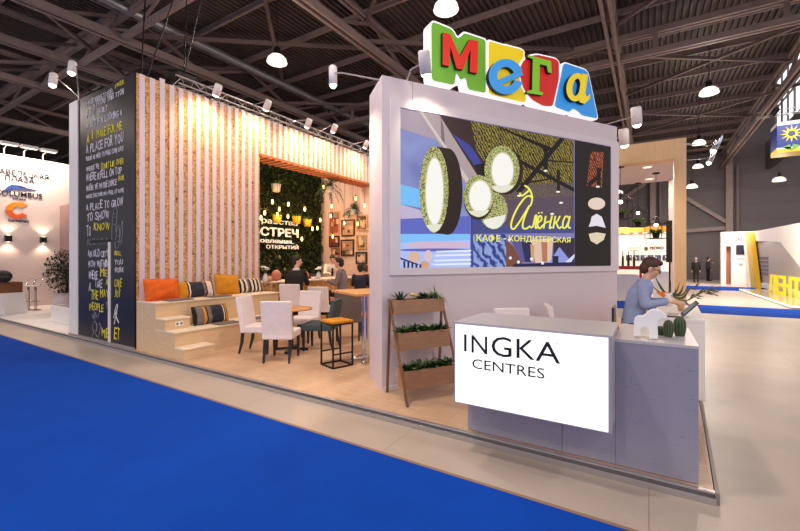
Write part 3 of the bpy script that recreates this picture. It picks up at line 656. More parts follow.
BL = [('green', c1((78,72),(90,57),(105,57),(190,92),(206,106),(225,140),(241,130),(258,112),(381,153),(382,452),(275,430),(264,372),(240,386),(222,352),(215,410),(95,385),(80,365)), (108,172,40)),
      ('yellow', c1((383,153),(470,180))+c2((0,22),(98,48),(117,66),(116,110),(90,140),(88,200),(100,270),(130,330),(128,368),(112,378),(0,352))+c1((384,452)), (236,206,20)),
      ('red', c2((80,165),(100,118),(140,86),(190,78),(300,103),(324,128),(324,232),(286,400),(225,398),(160,362),(120,318),(95,268),(81,205)), (204,32,20)),
      ('blue', c2((338,140),(352,128),(478,170),(496,195),(552,458),(542,472),(452,452),(432,430),(402,412),(382,436),(284,398)), (46,146,222))]
for i, (nm, poly, col) in enumerate(BL):
    face_ = soft(inset(poly, 0.024)); poly = soft(poly)
    g = G(); g.prism(poly, WF, SW-0.17-0.002*i, SW-0.002*i, 0); g.v = [tuple(Vector(p)-so) for p in g.v]; b = g.build('letter_block', M_SW, sign); b['label'] = nm + ' faced block with white edge'
    g = G(); g.prism(face_, WF, SW-0.01, SW+0.004, 0); g.v = [tuple(Vector(p)-so) for p in g.v]; g.build('face', mat('sign '+nm, col, 0.4, emit=0.32), b)
SLW = SW+0.06
def c1(*pts): return [WF.unp(415+x/5.31, 10+y/5.31, SLW) for x, y in pts]
def c2(*pts): return [WF.unp(505+x/5.9, 40+y/5.9, SLW) for x, y in pts]
def sl(poly, nm, col, dep=0.06):
    g = G(); g.prism(poly, WF, SW+0.004, SW+dep, 0, side=1); g.v = [tuple(Vector(p)-so) for p in g.v]
    o = g.build('letter', [mat('letter '+nm, col, 0.35, emit=0.25), mat('letter side', (24,26,20), 0.5)], sign); o['label'] = nm + ' raised letter'
sl(c1((148,118),(186,127),(240,248),(290,155),(336,165),(332,336),(292,328),(296,208),(256,316),(221,310),(188,194),(183,298),(147,290)), 'red', (226,38,18))
def ring(cx, cy, rx, ry, tilt, hx, hy, a0, a1, n=26):
    o_ = []; i_ = []; ct, st = math.cos(tilt), math.sin(tilt)
    for k in range(n+1):
        a = a0+(a1-a0)*k/n
        for L, x_, y_ in ((o_,rx,ry),(i_,hx,hy)): X, Y = x_*math.cos(a), y_*math.sin(a); L.append((cx+X*ct-Y*st, cy+X*st+Y*ct))
    return o_+i_[::-1]
# blue letter with its bar, green letter with serifs, yellow slanted letter
ecx, ecy = 481, 355
ring_e = ring(ecx, ecy, 92, 94, -0.25, 46, 52, 0.55, 2*PI-0.12)
sl(c1(*ring_e), 'blue', (62,160,232), 0.07)
sl(c1((440,372),(560,318),(572,346),(452,400)), 'blue', (62,160,232), 0.068)
sl(c2((135,88),(272,124),(276,196),(254,190),(246,152),(206,142),(202,302),(226,310),(220,326),(130,312),(132,300),(160,294),(164,112),(135,100)), 'green', (132,196,40))
ring_a = ring(418, 280, 58, 84, 0.16, 22, 52, 0, 2*PI-0.001)
sl(c2(*ring_a), 'yellow', (244,216,30), 0.07)
sl(c2((452,200),(486,206),(470,318),(478,334),(500,318),(496,348),(466,378),(436,368),(430,330)), 'yellow', (244,216,30), 0.072)
# ================================================================== stepped plywood bench
bx = SX + 0.012
t = thing('tiered_bench', 'stepped birch plywood bench along the slatted wall', 'bench', (-7.0, 4.9, PZ)); off = Vector((-7.0,4.9,PZ))
def lb(g, x0,x1,y0,y1,z0,z1,mi=0): g.box(x0-off.x,x1-off.x,y0-off.y,y1-off.y,z0-off.z,z1-off.z,mi)
YE = 6.24
g = G(); lb(g, bx+0.003,-7.14,3.585,YE,PZ,0.925); lb(g,-7.14,-6.555,3.585,5.7,PZ,0.478); g.build('body', M_BIRCH, t, bevel=0.003)
for nm, a in (('upper', (bx+0.003,-7.12,3.58,YE+0.01,0.926,0.95)), ('lower', (-7.139,-6.535,3.58,5.71,0.479,0.503))):
    g = G(); lb(g, *a); g.build('seat_board', M_BIRCHTOP, t, bevel=0.003)
for x0, x1, z0, z1, y1 in ((-7.139,-6.85,0.504,0.69,4.02), (-6.553,-6.265,PZ,0.262,4.10)):
    g = G(); lb(g, x0,x1,3.585,y1,z0,z1-0.02); st = g.build('step', M_BIRCH, t, bevel=0.003)
    g = G(); lb(g, x0-0.0,x1+0.015,3.58,y1+0.008,z1-0.02,z1); g.build('tread', M_BIRCHTOP, st, bevel=0.003)
g = G(); yy = onx(179,323,-6.85).y; lb(g, -6.85,-6.838,yy-0.07,yy+0.07,0.555,0.63)
for dy in (-0.035,0.035): g.cone((-6.837-off.x, yy+dy-off.y, 0.592-off.z), (-6.8365-off.x, yy+dy-off.y, 0.592-off.z), 0.022, 0.022, 14, 1)
g.build('power_socket', [M_WHITE, mat('socket grey', (120,116,116), 0.4)], t)
# ------------------------------------------------------------------ cushions
M_ORANGE = mat('orange fabric', (226,98,18), 0.85, var=0.10, scale=14, bump=0.25); M_MUST = mat('mustard fabric', (206,136,22), 0.85, var=0.08, scale=14, bump=0.25)
M_CHAR = mat('charcoal fabric', (42,46,54), 0.9, var=0.15, scale=40); M_CREAM = mat('cream fabric', (224,208,192), 0.85); M_TAUPE = mat('taupe fabric', (120,104,98), 0.9); M_BLK = mat('black fabric', (26,24,24), 0.9)
def pillow(label, c, w, h, d, stripes, lean, rz, tilt=0.0, seed=1):
    t = thing('cushion', label, 'cushion', c, rz, 'cushions on the stepped bench'); t.rotation_euler = (0,0,rz)
    r = random.Random(seed); N = 28; M_ = 14; mats = []; g = G()
    ids = []
    for fr, m in stripes:
        if m not in mats: mats.append(m)
        ids.append((fr, mats.index(m)))
    def mi(a):
        for fr, k in ids:
            if a <= fr: return k
        return ids[-1][1]
    ph = [r.uniform(0,6) for _ in range(4)]
    rl = Matrix.Rotation(lean, 3, 'X') @ Matrix.Rotation(tilt, 3, 'Y')
    for sgn in (-1, 1):
        vs = []
        for j in range(M_+1):
            for i in range(N+1):
                u = i/N*2-1; v = j/M_*2-1
                k = max(0, (1-abs(u)**2.6))**0.5 * max(0, (1-abs(v)**2.6))**0.5
                pin = 1 - 0.07*(1-abs(u))*(abs(v)**2) ; pin2 = 1 - 0.05*(1-abs(v))*(abs(u)**2)
                wr = 0.06*math.sin(5*u+3*v+ph[0])+0.05*math.sin(9*v-4*u+ph[1])
                p = Vector((u*w/2*pin2, sgn*d/2*k*(1+wr), (v*h/2*pin)))
                vs.append(rl @ p + Vector((0,0,h/2*math.cos(lean))))
        fs = []
        for j in range(M_):
            for i in range(N):
                f = (j*(N+1)+i, j*(N+1)+i+1, (j+1)*(N+1)+i+1, (j+1)*(N+1)+i); fs.append(f if sgn < 0 else f[::-1])
        k0 = len(g.f); g.add(vs, fs, 0, True)
        for q in range(len(fs)): g.mi[k0+q] = mi(((q % N)+0.5)/N)
    g.build('cover', mats, t)
    g = G(); pts = []
    for a, b in ((-1,-1),(1,-1),(1,1),(-1,1),(-1,-1)): pts.append(rl @ Vector((a*w/2*0.985, 0, b*h/2*0.985)) + Vector((0,0,h/2*math.cos(lean))))
    g.tube([p for i in range(4) for p in (pts[i], (pts[i]+pts[i+1])/2*1.0)] + [pts[4]], 0.006, 5); g.build('piping', mats[0], t)
    return t
STR = [(0.20,M_MUST),(0.235,M_BLK),(0.275,M_CREAM),(0.63,M_CHAR),(0.70,M_TAUPE),(0.75,M_BLK),(0.93,M_CREAM),(1.0,M_BLK)]
STR2 = [(k/14, (M_BLK,M_CREAM,M_BLK,M_CREAM,M_BLK,M_CREAM,M_TAUPE)[k%7]) for k in range(1,15)]
STR3 = [(0.06,M_BLK),(0.24,M_TAUPE),(0.32,M_MUST),(0.36,M_BLK),(0.46,M_TAUPE),(0.82,M_CHAR),(0.86,M_CREAM),(0.9,M_BLK),(1.0,M_MUST)]
UZ, LZ = 0.952, 0.505
pillow('plain orange cushion leaning on the slats at the left end of the bench', (-7.55,3.90,UZ), 0.60,0.40,0.20, [(1,M_ORANGE)], -0.30, PI/2, 0.02, 2)
pillow('cushion with one wide charcoal panel, between the orange and mustard ones', (-7.56,4.56,UZ), 0.74,0.32,0.19, STR, -0.35, PI/2, 0.0, 3)
pillow('plain mustard cushion on the upper bench tier', (-7.56,5.24,UZ), 0.56,0.43,0.19, [(1,M_MUST)], -0.28, PI/2, 0.10, 4)
pillow('narrow black and cream striped cushion at the right end of the bench', (-7.58,5.80,UZ), 0.70,0.33,0.17, STR2, -0.36, PI/2, 0.0, 5)
pillow('striped cushion with charcoal middle alone on the lower tier beside the step', (-6.95,4.47,LZ), 0.70,0.34,0.18, STR3, -0.30, PI/2, 0.0, 6)
for x, y, z, lb_ in ((-7.28,4.05,UZ,'grey flat seat pad in front of the orange cushion'), (-7.28,4.85,UZ,'grey flat seat pad in front of the striped cushion on the upper tier'), (-6.68,4.62,LZ,'grey flat seat pad in front of the lower tier cushion'), (-6.70,5.35,LZ,'grey flat seat pad on the lower tier behind the white chair')):
    g = G(); g.box(-0.14,0.14,-0.22,0.22,0,0.018); tag(g.build('seat_pad', M_TAUPE, loc=(x,y,z), bevel=0.006), lb_, 'seat pad', 'grey pads on the bench')
# ================================================================== chairs
M_COVER = mat('white slipcover', (232,220,222), 0.85, var=0.03, scale=6, bump=0.3); M_TEAL = mat('slate blue fabric', (66,80,90), 0.85, var=0.05, scale=30); M_BROWNG = mat('brown grey fabric', (110,96,92), 0.85, var=0.05, scale=30)
M_BLEG = mat('black brown wood', (28,20,20), 0.4)
def slip_chair(name, label, m, skirt=0.36, W=0.48, D=0.50, top=0.97, legm=None, sh=0.48):
    """faces local -y: the sitter looks towards -y; the back stands at +y"""
    t = thing(name, label, 'chair', (0,0,0)); h = W/2
    g = G(); g.box(-h,h,-D/2,D/2-0.06,skirt,sh); g.build('seat', m, t, bevel=0.025, seg=3)
    g = G(); n = 8
    for k in range(n):
        z0 = skirt+(top-skirt)*k/n; z1 = skirt+(top-skirt)*(k+1)/n
        def yb_(z): return D/2-0.07 + max(0, z-sh+0.03)*0.17
        vs = [(x, yb_(z)+dy, z) for z in (z0,z1) for dy in (0,0.08) for x in (-h,h)]
        g.add(vs, [(0,1,5,4),(3,2,6,7),(2,0,4,6),(1,3,7,5)] + ([(4,5,7,6)] if k == n-1 else []) + ([(0,2,3,1)] if k == 0 else []), 0)
    b = g.build('backrest', m, t)
    bm = bmesh.new(); bm.from_mesh(b.data); bmesh.ops.remove_doubles(bm, verts=bm.verts, dist=1e-4); bm.to_mesh(b.data); bm.free()
    bv = b.modifiers.new('bevel','BEVEL'); bv.width = 0.02; bv.segments = 3; bv.limit_method = 'ANGLE'; bv.angle_limit = math.radians(40)
    for sx in (-1,1):
        for fy in (-1,1):
            y = -D/2+0.04 if fy < 0 else D/2-0.03
            g = G(); a = 0.021; e = 0.014; oy = 0.0 if fy < 0 else 0.07
            vs = [(sx*(h-0.04)+dx*e, y+oy+dy*e, 0) for dx, dy in ((-1,-1),(1,-1),(1,1),(-1,1))] + [(sx*(h-0.04)+dx*a, y+oy*0.25+dy*a, 0.2) for dx, dy in ((-1,-1),(1,-1),(1,1),(-1,1))] + [(sx*(h-0.04)+dx*a, y+dy*a, skirt+0.03) for dx, dy in ((-1,-1),(1,-1),(1,1),(-1,1))]
            g.add(vs, [(3,2,1,0)]+[(i+4*j,(i+1)%4+4*j,(i+1)%4+4*j+4,i+4*j+4) for j in range(2) for i in range(4)]); g.build('leg', legm or M_BLEG, t)
    return t
def face(dx, dy): return math.atan2(dx, -dy)       # rotation that turns local -y to (dx, dy)
cg = 'white slipcovered chairs in the cafe'
c0 = slip_chair('dining_chair', 'white slipcovered chair nearest the aisle, back to the viewer, at the round table', M_COVER); c0['group'] = cg
c0.location = (-5.05,4.50,PZ); c0.rotation_euler.z = face(-0.50,0.86)
dup(c0, (-5.78,4.66,PZ), face(0.90,0.45), 'white slipcovered chair seen sideways next to the bench, at the round table')
dup(c0, (-5.80,5.72,PZ), face(0.30,-0.95), 'white slipcovered chair facing the viewer behind the round table')
cE = slip_chair('bar_chair', 'white slipcovered bar chair under the person in the black jacket', M_COVER, 0.56, 0.46, 0.46, 1.06, sh=0.67); cE.location = (-6.92,6.50,PZ); cE.rotation_euler.z = face(-0.45,0.9)
cF = dup(c0, (-6.75,7.22,PZ), face(-0.5,0.86), 'white chair between the slate blue chair and the bar counter')
dup(c0, (-6.25,9.0,PZ), face(-0.8,0.6), 'white chair behind the tall oak table, beside the screen wall')
dup(c0, (-1.36,5.05,PZ), face(0.62,-0.78), 'white chair back showing just above the desk counter, left of the two')
dup(c0, (-0.92,6.0,PZ), face(0.95,0.32), 'white chair back showing above the desk counter, right of the two')
cT = slip_chair('upholstered_chair', 'slate blue upholstered chair at the right of the round table', M_TEAL, 0.36, 0.5, 0.54, 0.90); cT.location = (-5.03,5.36,PZ); cT.rotation_euler.z = face(-0.90,-0.40)
cB = slip_chair('upholstered_chair', 'brown grey upholstered chair seen from behind under the tall oak table', M_BROWNG, 0.36, 0.52, 0.54, 0.98); cB.location = (-5.20,6.40,PZ); cB.rotation_euler.z = face(-0.55,0.85)
# ------------------------------------------------------------------ round table
t = thing('round_table', 'round light oak cafe table among the white slipcovered chairs', 'table', (-5.40,5.02,PZ))
g = G(); g.lathe([(0,0.724),(0.365,0.724),(0.37,0.737),(0.365,0.75),(0,0.75)], n=40); g.build('tabletop', M_OAK, t)
g = G(); g.cone((0,0,0.05),(0,0,0.724),0.035,0.035,16); g.build('column', M_DARK, t)
for k in range(4):
    a = k*PI/2+0.5; g = G(); g.beam((0,0,0.045),(0.30*math.cos(a),0.30*math.sin(a),0.02),0.05,0.035); g.build('foot', M_DARK, t)
# ------------------------------------------------------------------ yellow bar stool
t = thing('bar_stool', 'black metal frame bar stool with mustard seat', 'stool', (-4.05,4.68,PZ), math.atan2(0.35,0.11)-PI/2)
h = 0.17
g = G(); g.box(-0.185,0.185,-0.185,0.185,0.655,0.70); g.build('seat', M_MUST, t, bevel=0.018, seg=3)
for sx in (-1,1):
    for sy in (-1,1): g = G(); g.box(sx*h-0.011,sx*h+0.011,sy*h-0.011,sy*h+0.011,0,0.655); g.build('leg', M_DARK, t)
g = G()
for sx in (-1,1): g.box(sx*h-0.011,sx*h+0.011,-h,h,0,0.022); g.box(sx*h-0.011,sx*h+0.011,-h,h,0.635,0.655)
for sy in (-1,1): g.box(-h,h,sy*h-0.011,sy*h+0.011,0,0.022); g.box(-h,h,sy*h-0.011,sy*h+0.011,0.635,0.655)
g.build('frame', M_DARK, t)
for sx in (-1,1): g = G(); g.box(sx*h-0.009,sx*h+0.009,-h,h,0.20,0.218); g.build('footrest', M_DARK, t)
# ------------------------------------------------------------------ tall oak table on chrome posts
t = thing('high_table', 'tall light oak bar table on chrome posts beside the screen wall', 'table', (-3.93,5.20,PZ), math.atan2(0.4,-0.8))
g = G(); g.box(-0.50,0.50,-0.36,0.36,1.065,1.10); g.build('tabletop', M_OAK, t, bevel=0.004)
for x in (-0.07,0.07):
    g = G(); g.cone((x-0.16,0.05,0.03),(x-0.16,0.05,1.065),0.028,0.028,16); g.build('post', M_CHROME, t)
for k in range(5):
    a = k*2*PI/5; g = G(); g.tube([(-0.16,0.05,0.07),(-0.16+0.16*math.cos(a),0.05+0.16*math.sin(a),0.06),(-0.16+0.27*math.cos(a),0.05+0.27*math.sin(a),0.02)],[0.03,0.026,0.02],8); g.build('foot', M_CHROME, t)
# ================================================================== bar counter in the opening and what stands on it
t = thing('bar_counter', 'bar counter with chipboard front filling the opening of the slatted wall', 'counter', (-7.9,8.5,PZ))
g = G(); g.box(-0.12,0.42,-2.15,1.1,0,1.05); g.build('front', M_OSB, t)
g = G(); g.box(-0.2,0.50,-2.16,1.12,1.051,1.085); g.build('worktop', M_BIRCHTOP, t, bevel=0.004)
BZ = PZ+1.0855
def onbar(px, py, x=-7.6): p = onx(px, py, x); return (p.x, p.y, BZ)
def vase(px, label, h=0.30):
    p = onbar(px, 275, -7.55); t = thing('flower_vase', label, 'vase', p, 0, 'white flowers in vases on the bar')
    g = G(); g.lathe([(0,0),(0.05,0),(0.07,0.06),(0.05,0.14),(0.03,0.19),(0.036,0.2),(0.026,0.19),(0,0.1)], n=18); g.build('vase_body', mat('vase glass', (206,206,200), 0.2), t)
    r = random.Random(int(px))
    for k in range(5):
        q = Vector((r.uniform(-0.10,0.10), r.uniform(-0.12,0.12), h+r.uniform(-0.04,0.06))); g = G(); g.tube([(0,0,0.15),q*0.6+Vector((0,0,0.05)),q],0.005,5); st = g.build('stem', mat('stem green', (70,104,50), 0.6), t)
        g = G()
        for j in range(7):
            a = j*2*PI/7; g.ell(q+Vector((0.03*math.cos(a),0.03*math.sin(a),0.008)), (0.026,0.026,0.014), 0, 8, 5)
        g.ell(q+Vector((0,0,0.01)), (0.014,)*3, 1, 8, 5); g.build('bloom', [mat('white petal', (244,240,236), 0.6), mat('pollen', (226,190,80), 0.7)], st)
vase(265.5, 'vase of white flowers at the near left end of the bar'); vase(318.5, 'vase of white flowers on the bar beside the man in the tie', 0.26)
def gourd(px, r, label, col, nm, k=1.0):
    p = onbar(px, 275, -7.62); t = thing('ornamental_gourd', label, 'gourd', p, 0, 'gourds on the bar'); g = G(); n = 28; prof = []
    vs = []; M2 = 12
    for i in range(M2+1):
        ph = PI*i/M2
        for j in range(n):
            a = 2*PI*j/n; rr = r*math.sin(ph)*(1+0.06*math.cos(8*a)); vs.append((rr*math.cos(a), rr*math.sin(a), r*k*(1-math.cos(ph)*0.98)))
    g.add(vs, [(i*n+j,i*n+(j+1)%n,(i+1)*n+(j+1)%n,(i+1)*n+j) for i in range(M2) for j in range(n)], 0, True); g.build('flesh', mat(nm, col, 0.5), t)
    g = G(); g.tube([(0,0,2*r*k-0.01),(0.01,0,2*r*k+0.03),(0.03,0,2*r*k+0.05)],[0.014,0.01,0.008],6); g.build('stalk', mat('stalk', (110,90,60), 0.7), t)
gourd(276.3, 0.11, 'tall pinkish gourd on the bar, left of the man in black', (196,120,98), 'gourd pink', 1.25); gourd(268.6, 0.085, 'small pinkish gourd beside the left flower vase on the bar', (200,136,116), 'gourd rose', 0.8)
gourd(304.3, 0.115, 'orange pumpkin on the bar, right of the man in black', (214,112,40), 'gourd orange', 1.0)
for px, lb_, col in ((271,'dark low bread crate on the bar at left of the man in black',(92,62,50)), (309,'dark low crate on the bar beside the orange pumpkin',(60,46,44))):
    p = onbar(px, 278, -7.95); t = thing('crate' if px < 320 else 'coffee_grinder', lb_, 'crate' if px < 320 else 'grinder', p); m = mat('crate %d' % px, col, 0.6); w_ = 0.20 if px < 320 else 0.11; hh = 0.13 if px < 320 else 0.26
    g = G(); g.box(-0.13,0.13,-w_,w_,0,0.02); g.build('base', m, t)
    g = G()
    for a in ((-0.13,-0.115,-w_,w_),(0.115,0.13,-w_,w_),(-0.115,0.115,-w_,-w_+0.015),(-0.115,0.115,w_-0.015,w_)): g.box(*a,0.02,hh)
    g.build('walls', m, t)
for px, lb_ in ((312.5,'small white cup on the bar beside the dark crate'), (314.8,'second small white cup on the bar, nearer the flower vase')):
    t = thing('cup', lb_, 'cup', onbar(px,273,-7.5), 0, 'white cups on the bar'); g = G(); g.lathe([(0,0),(0.028,0),(0.04,0.07),(0.036,0.07),(0.024,0.008),(0,0.008)], n=16); g.build('cup_body', M_WHITE, t)
    g = G(); g.tube([(0.036,0,0.055),(0.06,0,0.05),(0.058,0,0.025),(0.033,0,0.02)],0.005,6); g.build('handle', M_WHITE, t)
# ------------------------------------------------------------------ bulbs on cords, hanging ferns, wall pots
BULBS = [(92,210),(157,220),(112,262),(45,275),(60,255),(155,270),(224,240),(255,320),(275,318),(193,332),(212,362),(287,285),(333,228),(330,268),(338,352),(385,297),(432,197),(468,225),(300,150),(440,300),(120,240)]
hang = thing('lamp_rail', 'dark steel rail over the bar that carries the bulb cords', 'rail', (-8.9,8.4,4.72))
g = G()
for x in (-0.4,0.0,0.4): g.box(x-0.02,x+0.02,-2.3,2.3,-0.02,0.02)
g.build('bars', M_DARK, hang)
g = G()
for y in (-2.2,0,2.2): g.box(-1.1,0.85,y-0.02,y+0.02,0.02,0.06)
g.build('cross_bars', M_DARK, hang)
for y in (6.9,8.2,9.6): light('POINT','bulb_cluster_light',(-8.9,y,3.1),38,(255,190,120),0.12)
RB = random.Random(11)
order = sorted(range(len(BULBS)), key=lambda i: BULBS[i][0])
for rank, i in enumerate(order):
    bx_, by_ = BULBS[i]; px, py = 250+bx_/4.085, 150+by_/4.085; x = (-8.5,-8.9,-9.3)[i%3]; p = onx(px, py, x)
    if p.y > 10.6: p = ony(px, py, 10.5)
    side = 'green wall' if px < 318 else 'gallery wall'
    where = ('%s of the bulbs before the %s, counted from the left' % (['first','second','third','fourth','fifth','sixth','seventh','eighth','ninth','tenth','eleventh','twelfth','thirteenth','fourteenth'][(rank if px < 318 else rank-sum(1 for b in BULBS if 250+b[0]/4.085 < 318))], side))
    t = thing('pendant_bulb', 'glowing filament bulb, ' + where, 'bulb', p, 0, 'bulbs hanging over the bar')
    g = G(); g.lathe([(0,-0.075),(0.018,-0.07),(0.030,-0.04),(0.032,-0.015),(0.024,0.03),(0.018,0.05),(0,0.05)], n=14); g.build('bulb_glass', M_BULB, t)
    g = G(); g.cone((0,0,0.05),(0,0,0.11),0.02,0.018,10); g.build('socket', M_DARK, t)
    g = G(); g.tube([(0,0,0.11),(0,0,4.70-p.z)],0.004,5); g.build('cord', M_DARK, t)
def fern(px, py, x, label, R=0.30):
    p = onx(px, py, x); t = thing('hanging_fern', label, 'plant', p, 0, 'ferns hanging over the bar')
    g = G(); g.lathe([(0,-0.12),(0.08,-0.12),(0.11,0.04),(0.1,0.04),(0.07,-0.1),(0,-0.1)], n=16); g.build('pot', M_WHITE, t)
    r = random.Random(int(px*7)); g = G()
    for k in range(46):
        a = r.uniform(0,2*PI); el = r.uniform(0.0,1.3); L = r.uniform(0.7,1.2)*R; d = Vector((math.cos(a)*math.cos(el), math.sin(a)*math.cos(el), math.sin(el)))
        pts = [Vector((0,0,0.02))+d*L*s_+Vector((0,0,-1.1*L*s_*s_*(1-el/1.6))) for s_ in (0,0.25,0.5,0.75,1.0)]
        for q in range(4):
            dd = pts[q+1]-pts[q]; leaf(g, pts[q], dd, (0,0,1), dd.length*1.3, 0.016, k%2)
            sd = dd.cross(Vector((0,0,1))).normalized(); leaf(g, pts[q], dd*0.6+sd*dd.length, (0,0,1), 0.09, 0.012, k%2); leaf(g, pts[q], dd*0.6-sd*dd.length, (0,0,1), 0.09, 0.012, k%2)
    g.build('fronds', [mat('fern green', (66,110,48), 0.55), mat('fern dark', (40,78,36), 0.55)], t)
    g = G()
    for k in range(3): a = k*2*PI/3; g.tube([(0.1*math.cos(a),0.1*math.sin(a),0.04),(0,0,0.5)],0.004,4)
    g.tube([(0,0,0.5),(0,0,4.70-p.z)],0.004,4); g.build('hanging_cord', M_DARK, t)
fern(329.5,188,-8.3,'bushy hanging fern at the upper right of the opening, higher of the two',0.42); fern(353,211,-8.5,'hanging fern above the pictures near the screen wall, lower of the two',0.36)
M_YPOT = mat('yellow pot', (232,198,30), 0.4)
for px, py, m, lb_ in ((296.5,220,M_YPOT,'larger yellow pot on the green wall above the white letters'), (307.5,223,M_YPOT,'yellow pot on the green wall, rightmost of the yellow pots'), (277,219,M_YPOT,'yellow pot half hidden in leaves above the left end of the letters'), (276,188,M_WHITE,'white pot high on the green wall among the leaves')):
    p = onx(px, py, GX+0.32); t = thing('wall_pot', lb_, 'pot', (p.x,p.y,p.z-0.12), 0, 'pots on the green wall')
    g = G(); g.lathe([(0,0),(0.11,0),(0.15,0.24),(0.14,0.24),(0.10,0.015),(0,0.015)], n=20); g.build('pot_body', m, t)
    g = G(); r = random.Random(int(px))
    for k in range(26): a = r.uniform(0,2*PI); leaf(g, (0.06*math.cos(a),0.06*math.sin(a),0.2), (math.cos(a),math.sin(a),r.uniform(0.1,1.4)), (0,0,1), r.uniform(0.12,0.25), 0.03)
    g.build('leaves', mat('pot leaf', (76,118,48), 0.55), t)
    g = G(); g.box(-0.30,-0.10,-0.02,0.02,0.12,0.16); g.build('bracket', M_DARK, t)
# ================================================================== reception desk
DO = Vector((-0.6,3.9,PZ)); t = desk = thing('reception_desk', 'grey reception desk with a glowing white sign box at front left', 'desk', DO)
M_DESK = flecked('desk laminate', (154,150,166), (116,108,126), (2,2,10), (0.60,0.72), 6, 0.45, 0.05); M_DESKLIT = flecked('desk laminate lit', (196,188,192), (150,142,148), (4,16,4), (0.62,0.72), 6, 0.4, 0.03)  # second copy is the same laminate, light on the tops put into its colour
def db(g, x0,x1,y0,y1,z0,z1,mi=0): g.box(x0-DO.x,x1-DO.x,y0-DO.y,y1-DO.y,z0-DO.z,z1-DO.z,mi)
g = G(); db(g,-1.46,-0.62,3.565,4.2,PZ+0.006,0.44); db(g,-0.616,-0.226,3.565,4.2,PZ+0.006,0.44); db(g,-0.224,0.302,3.565,4.43,PZ+0.006,1.05); g.build('body', M_DESK, t)
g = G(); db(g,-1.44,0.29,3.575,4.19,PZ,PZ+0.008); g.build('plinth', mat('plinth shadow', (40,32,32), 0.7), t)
g = G(); db(g,-0.226,0.304,3.562,4.44,1.051,1.074); g.build('counter_top', M_DESKLIT, t)
LBX0, LBX1, LBY, LBZ0, LBZ1 = -1.452, -0.226, 3.23, 0.445, 1.150
g = G(); db(g,LBX0,LBX1,LBY,3.95,LBZ0,LBZ1-0.012); lbx = g.build('sign_box', mat('sign box grey', (168,160,170), 0.5), t, bevel=0.003)
g = G(); db(g,LBX0-0.002,LBX1+0.002,LBY-0.002,3.952,LBZ1-0.012,LBZ1); g.build('box_top', M_DESKLIT, lbx)
g = G(); db(g,LBX0+0.014,LBX1-0.022,LBY-0.004,LBY,LBZ0+0.010,LBZ1-0.017); g.build('glowing_face', M_WHITEGLOW, lbx)
LF = Frame((0,LBY-0.005,0),(1,0,0),(0,-1,0)); M_INK = mat('sign black', (14,14,16), 0.5)
def lt(s, xl, yt, yb_, xr, bold=0.0):
    u0, v1 = LF.unp(xl, yt); _, v0 = LF.unp(xl, yb_); u1, _ = LF.unp(xr, yt)
    o = letter(s, LF, u0, u1, v0, v1, 0.0, M_INK, 'lettering', lbx, 0.003, bold); o.location = -DO
lt('I', 464.2, 334.2, 351.2, 466.6); lt('N', 471.6, 335, 352.4, 487.3); lt('G', 491.6, 335.8, 355.5, 511.6)
lt('K', 516.6, 338.6, 357.8, 534.8); lt('A', 535.6, 340.6, 360.6, 560.2); lt('CENTRES', 472.4, 358.5, 368.0, 544.5); lt('TM', 555.5, 343, 344.6, 559)
# white horse figurine on the counter
hp = onz(636, 338.5, 1.0745); hy = hp.y + 0.06; HF = Frame((0,hy,0),(1,0,0),(0,-1,0))
pr_ = [(193,412),(196,372),(194,350),(199,333),(212,324),(236,324),(250,312),(264,299),(284,294),(306,297),(326,309),(341,328),(337,337),(322,336),(306,341),(300,352),(298,370),(300,398),(301,425),(262,425),(260,398),(252,378),(240,372),(228,374),(222,388),(222,414)]
base = [HF.unp(590+x/4.423, 240+y/4.423) for x, y in pr_]; zmin = min(v for _, v in base)
t = thing('horse_figurine', 'white stylised horse figurine on the desk counter, left of the cacti', 'figurine', (base[0][0]+0.1, hy, 1.0745)); ho = t.location.copy(); ZS = 1.0745 - zmin
def hbuild(g, name, m, **k): g.v = [tuple(Vector(p)-ho) for p in g.v]; return g.build(name, m, t, **k)
g = G(); g.prism([(u,v+ZS) for u, v in base], HF, -0.035, 0.035); hbuild(g, 'body', mat('horse white', (248,246,244), 0.5), bevel=0.006, seg=3)
for px_ in ((313,303),):
    u, v = HF.unp(590+px_[0]/4.423, 240+px_[1]/4.423)
    for w_ in (-0.02,0.02): g = G(); g.cone(HF.pt(u-0.01,v+ZS-0.005,w_), HF.pt(u-0.012,v+ZS+0.016,w_), 0.008, 0.002, 8); hbuild(g, 'ear', M_WHITE)
# three cacti
M_CACT = mat('cactus green', (52,72,48), 0.55, var=0.2, scale=30); M_SPINE = mat('cactus rib', (104,116,80), 0.6)
def cactus(px, pyb, pyt, wpx, label):
    p = onz(px, pyb, 1.0745); Y = -ST*p.x+CT*p.y; H = (pyb-pyt)*Y/FPX*0.93; R = wpx*Y/FPX/2.1
    t = thing('cactus', label, 'cactus', (p.x, p.y+R*0.7, 1.0745), 0, 'cacti on the desk counter'); g = G(); n = 72; m_ = 14; vs = []
    for i in range(m_+1):
        s_ = i/m_; rr = R*(0.72+0.28*math.sin(min(1,s_*2.2)*PI/2))*(1 if s_ < 0.6 else max(0.0, math.cos((s_-0.6)/0.4*PI/2))**0.55)
        for j in range(n): a = 2*PI*j/n; q = rr*(1+0.07*math.cos(12*a)); vs.append((q*math.cos(a), q*math.sin(a), H*s_))
    g.add(vs, [(i*n+j,i*n+(j+1)%n,(i+1)*n+(j+1)%n,(i+1)*n+j) for i in range(m_) for j in range(n)], 0, True); g.build('stem', M_CACT, t)
    g = G()
    for j in range(12):
        a = 2*PI*j/12; pts = []
        for i in range(m_):
            v_ = Vector(vs[i*n+j*6]); pts.append(v_*1.0+Vector((0,0,0.001)))
        g.tube(pts, 0.0022, 4)
    g.build('spines', M_SPINE, t); return t
